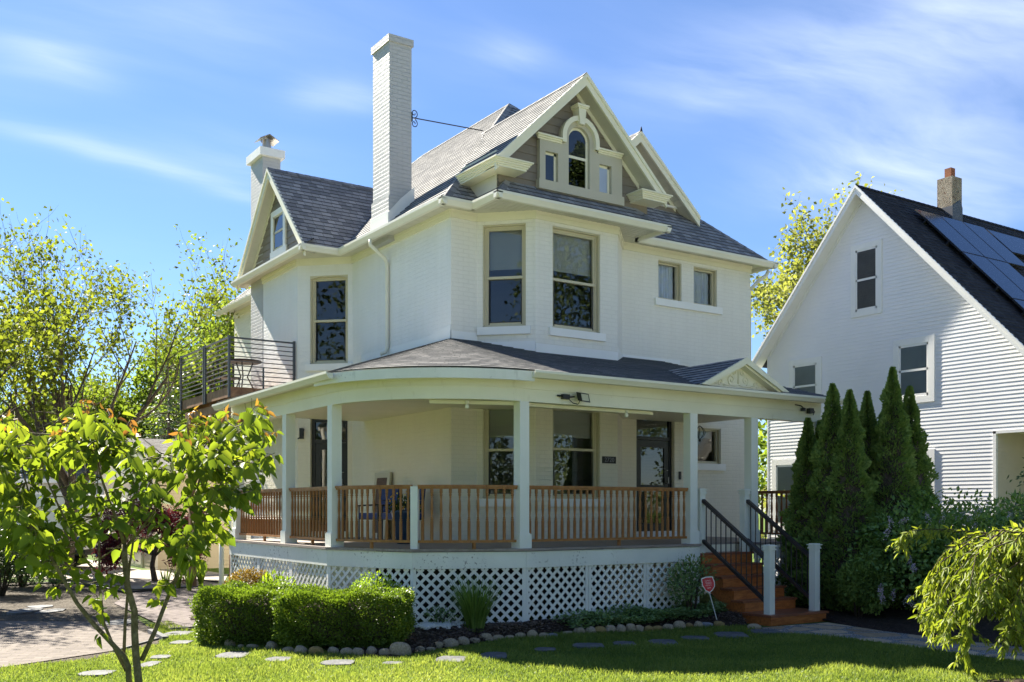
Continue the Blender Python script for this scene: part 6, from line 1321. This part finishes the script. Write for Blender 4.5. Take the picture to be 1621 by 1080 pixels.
# balcony furniture
bc = Vector((-.85, 9.3, 4.0)); tb = thing('balcony_table', bc, 'dark metal bistro table behind the balcony railing', 'table'); k = MB(); k.lathe([(.36, .70), (.38, .72), (.38, .74), (.0, .74)], bc, 20); part(k, 'tabletop', 'black', tb)
for i in range(3): k = MB(); a = i*2.094; k.tube([bc+Vector((math.cos(a)*.3, math.sin(a)*.3, 0)), bc+Vector((math.cos(a)*.08, math.sin(a)*.08, .4)), bc+Vector((math.cos(a)*.2, math.sin(a)*.2, .7))], .014, 6); part(k, 'leg', 'black', tb)
def bistro(c, rz, label):
    t = thing('balcony_chair', c, label, 'chair', 'black metal balcony chairs'); c = Vector(c); R_ = Matrix.Rotation(rz, 3, 'Z'); L = lambda x, y, z: c+R_ @ Vector((x, y, z))
    for x in (-.22, .22):
        for y in (-.2, .2): k = MB(); k.tube([L(x, y, 0), L(x*.92, y*.95, .44)], .013, 6); part(k, 'leg', 'black', t)
    k = MB(); k.obox(L(0, 0, .45), R_ @ Vector((.23, 0, 0)), R_ @ Vector((0, .22, 0)), (0, 0, .012)); part(k, 'seat', 'black', t); k = MB()
    k.tube([L(-.22, .2, .45), L(-.22, .26, .8), L(0, .28, .9), L(.22, .26, .8), L(.22, .2, .45)], .014, 6)
    for x in (-.12, 0, .12): k.tube([L(x, .21, .45), L(x, .27, .84)], .01, 5)
    part(k, 'backrest', 'black', t)
bistro((-.95, 10.1, 4.0), 0., 'black balcony chair at the far end of the timber deck')

# ================================================================== SKY, SUN, CAMERA
w = bpy.data.worlds.new('World'); S.world = w; w.use_nodes = True; nt = w.node_tree
for nd in list(nt.nodes): nt.nodes.remove(nd)
ALPHA, ELEV = RAD(7.0), RAD(41.0)
sky = nt.nodes.new('ShaderNodeTexSky'); sky.sky_type = 'NISHITA'; sky.sun_disc = False; sky.sun_elevation = ELEV; sky.sun_rotation = -ALPHA
sky.air_density = AIR; sky.dust_density = DUST; sky.ozone_density = OZONE; sky.altitude = 0
tc = nt.nodes.new('ShaderNodeTexCoord'); nm = tc.outputs['Generated']
sp = nt.nodes.new('ShaderNodeSeparateXYZ'); nt.links.new(nm, sp.inputs[0])
def mth(op, a, b=None):
    n = nt.nodes.new('ShaderNodeMath'); n.operation = op
    for i, x in enumerate((a, b)):
        if x is None: continue
        if isinstance(x, bpy.types.NodeSocket): nt.links.new(x, n.inputs[i])
        else: n.inputs[i].default_value = x
    return n.outputs[0]
zc_ = mth('MAXIMUM', sp.outputs[2], .03)
cx_, cy_ = mth('DIVIDE', sp.outputs[0], zc_), mth('DIVIDE', sp.outputs[1], zc_)     # position on a high flat cloud sheet
cmb = nt.nodes.new('ShaderNodeCombineXYZ'); nt.links.new(cx_, cmb.inputs[0]); nt.links.new(cy_, cmb.inputs[1]); cv = cmb.outputs[0]
def cpos(px, py):
    a, e = (px-810.5)/1600, (805-py)/1600; return ((FW[0]+RT[0]*a)/e, (FW[1]+RT[1]*a)/e)
wn = N(nt, 'ShaderNodeTexNoise', Scale=.9, Detail=3.); nt.links.new(cv, wn.inputs['Vector'])
wv = nt.nodes.new('ShaderNodeVectorMath'); wv.operation = 'MULTIPLY_ADD'; nt.links.new(wn.outputs['Color'], wv.inputs[0]); wv.inputs[1].default_value = (.55, .55, 0); nt.links.new(cv, wv.inputs[2]); wcv = wv.outputs[0]
total = None
# wisps of cirrus: two ends on the cloud sheet, half width, strength
for (x0, y0), (x1, y1), hw, amp in CLOUDS:
    (ax, ay), (bx, by) = cpos(x0, y0), cpos(x1, y1); mx_, my_ = (ax+bx)/2+.275*0, (ay+by)/2; ang = math.atan2(by-ay, bx-ax); hl_ = math.hypot(bx-ax, by-ay)/2
    q = nt.nodes.new('ShaderNodeVectorMath'); q.operation = 'SUBTRACT'; nt.links.new(wcv, q.inputs[0]); q.inputs[1].default_value = (mx_+.275, my_+.275, 0)
    s_ = nt.nodes.new('ShaderNodeSeparateXYZ'); nt.links.new(q.outputs[0], s_.inputs[0]); ca, sa = math.cos(ang), math.sin(ang)
    u = mth('DIVIDE', mth('ADD', mth('MULTIPLY', s_.outputs[0], ca), mth('MULTIPLY', s_.outputs[1], sa)), hl_); v = mth('DIVIDE', mth('SUBTRACT', mth('MULTIPLY', s_.outputs[1], ca), mth('MULTIPLY', s_.outputs[0], sa)), hw)
    e = mth('MULTIPLY', mth('POWER', 2.718, mth('MULTIPLY', mth('ADD', mth('POWER', mth('ABSOLUTE', u), 2.), mth('POWER', mth('ABSOLUTE', v), 2.)), -1.)), amp); total = e if total is None else mth('ADD', total, e)
mp = nt.nodes.new('ShaderNodeMapping'); nt.links.new(wcv, mp.inputs[0]); mp.inputs['Rotation'].default_value = (0, 0, RAD(-35)); mp.inputs['Scale'].default_value = (1.1, 3.6, 1)
fn = N(nt, 'ShaderNodeTexNoise', Scale=1.5, Detail=7., Roughness=.55); nt.links.new(mp.outputs[0], fn.inputs['Vector'])
bg = N(nt, 'ShaderNodeTexNoise', Scale=.5, Detail=3.); nt.links.new(wcv, bg.inputs['Vector'])
fb = maprange(nt, fn.outputs[0], .30, .72, .25, 1.); dens = mth('MULTIPLY', total, fb); veil = mth('MULTIPLY', maprange(nt, bg.outputs[0], .45, .8, 0, .22), fb); dens = mth('MINIMUM', mth('ADD', dens, veil), .92)
skc = mixc(nt, 1.0, sky.outputs[0], SKYTINT, 'MULTIPLY')
cc = mixc(nt, dens, skc, CLOUDCOL)
bgd = nt.nodes.new('ShaderNodeBackground'); bgd.inputs['Strength'].default_value = SKYSTR; nt.links.new(cc, bgd.inputs[0]); wo = nt.nodes.new('ShaderNodeOutputWorld'); nt.links.new(bgd.outputs[0], wo.inputs[0])
sl = bpy.data.lights.new('sun', 'SUN'); sl.energy = SUNSTR; sl.angle = RAD(.5); sl.color = (1., .93, .80); so = bpy.data.objects.new('sun', sl); COL.objects.link(so)
sd_ = Vector((-math.sin(ALPHA)*math.cos(ELEV), math.cos(ALPHA)*math.cos(ELEV), math.sin(ELEV))); so.rotation_euler = sd_.to_track_quat('Z', 'Y').to_euler(); so.location = (-5, 30, 30)
cam = bpy.data.cameras.new('camera'); co = bpy.data.objects.new('camera', cam); COL.objects.link(co); co.location = CAM; co.rotation_euler = (RAD(90), 0, -TH); cam.sensor_width = 36; cam.lens = 1600/1621*36; cam.shift_x = 0.0; cam.shift_y = 265/1621; cam.clip_end = 2000; S.camera = co
S.view_settings.view_transform = 'Standard'; S.view_settings.look = 'None'; S.view_settings.exposure = EXPO; S.view_settings.gamma = 1
S.render.engine = 'CYCLES'; S.cycles.max_bounces = 10; S.cycles.diffuse_bounces = 5; S.cycles.transparent_max_bounces = 16; S.cycles.use_denoising = True
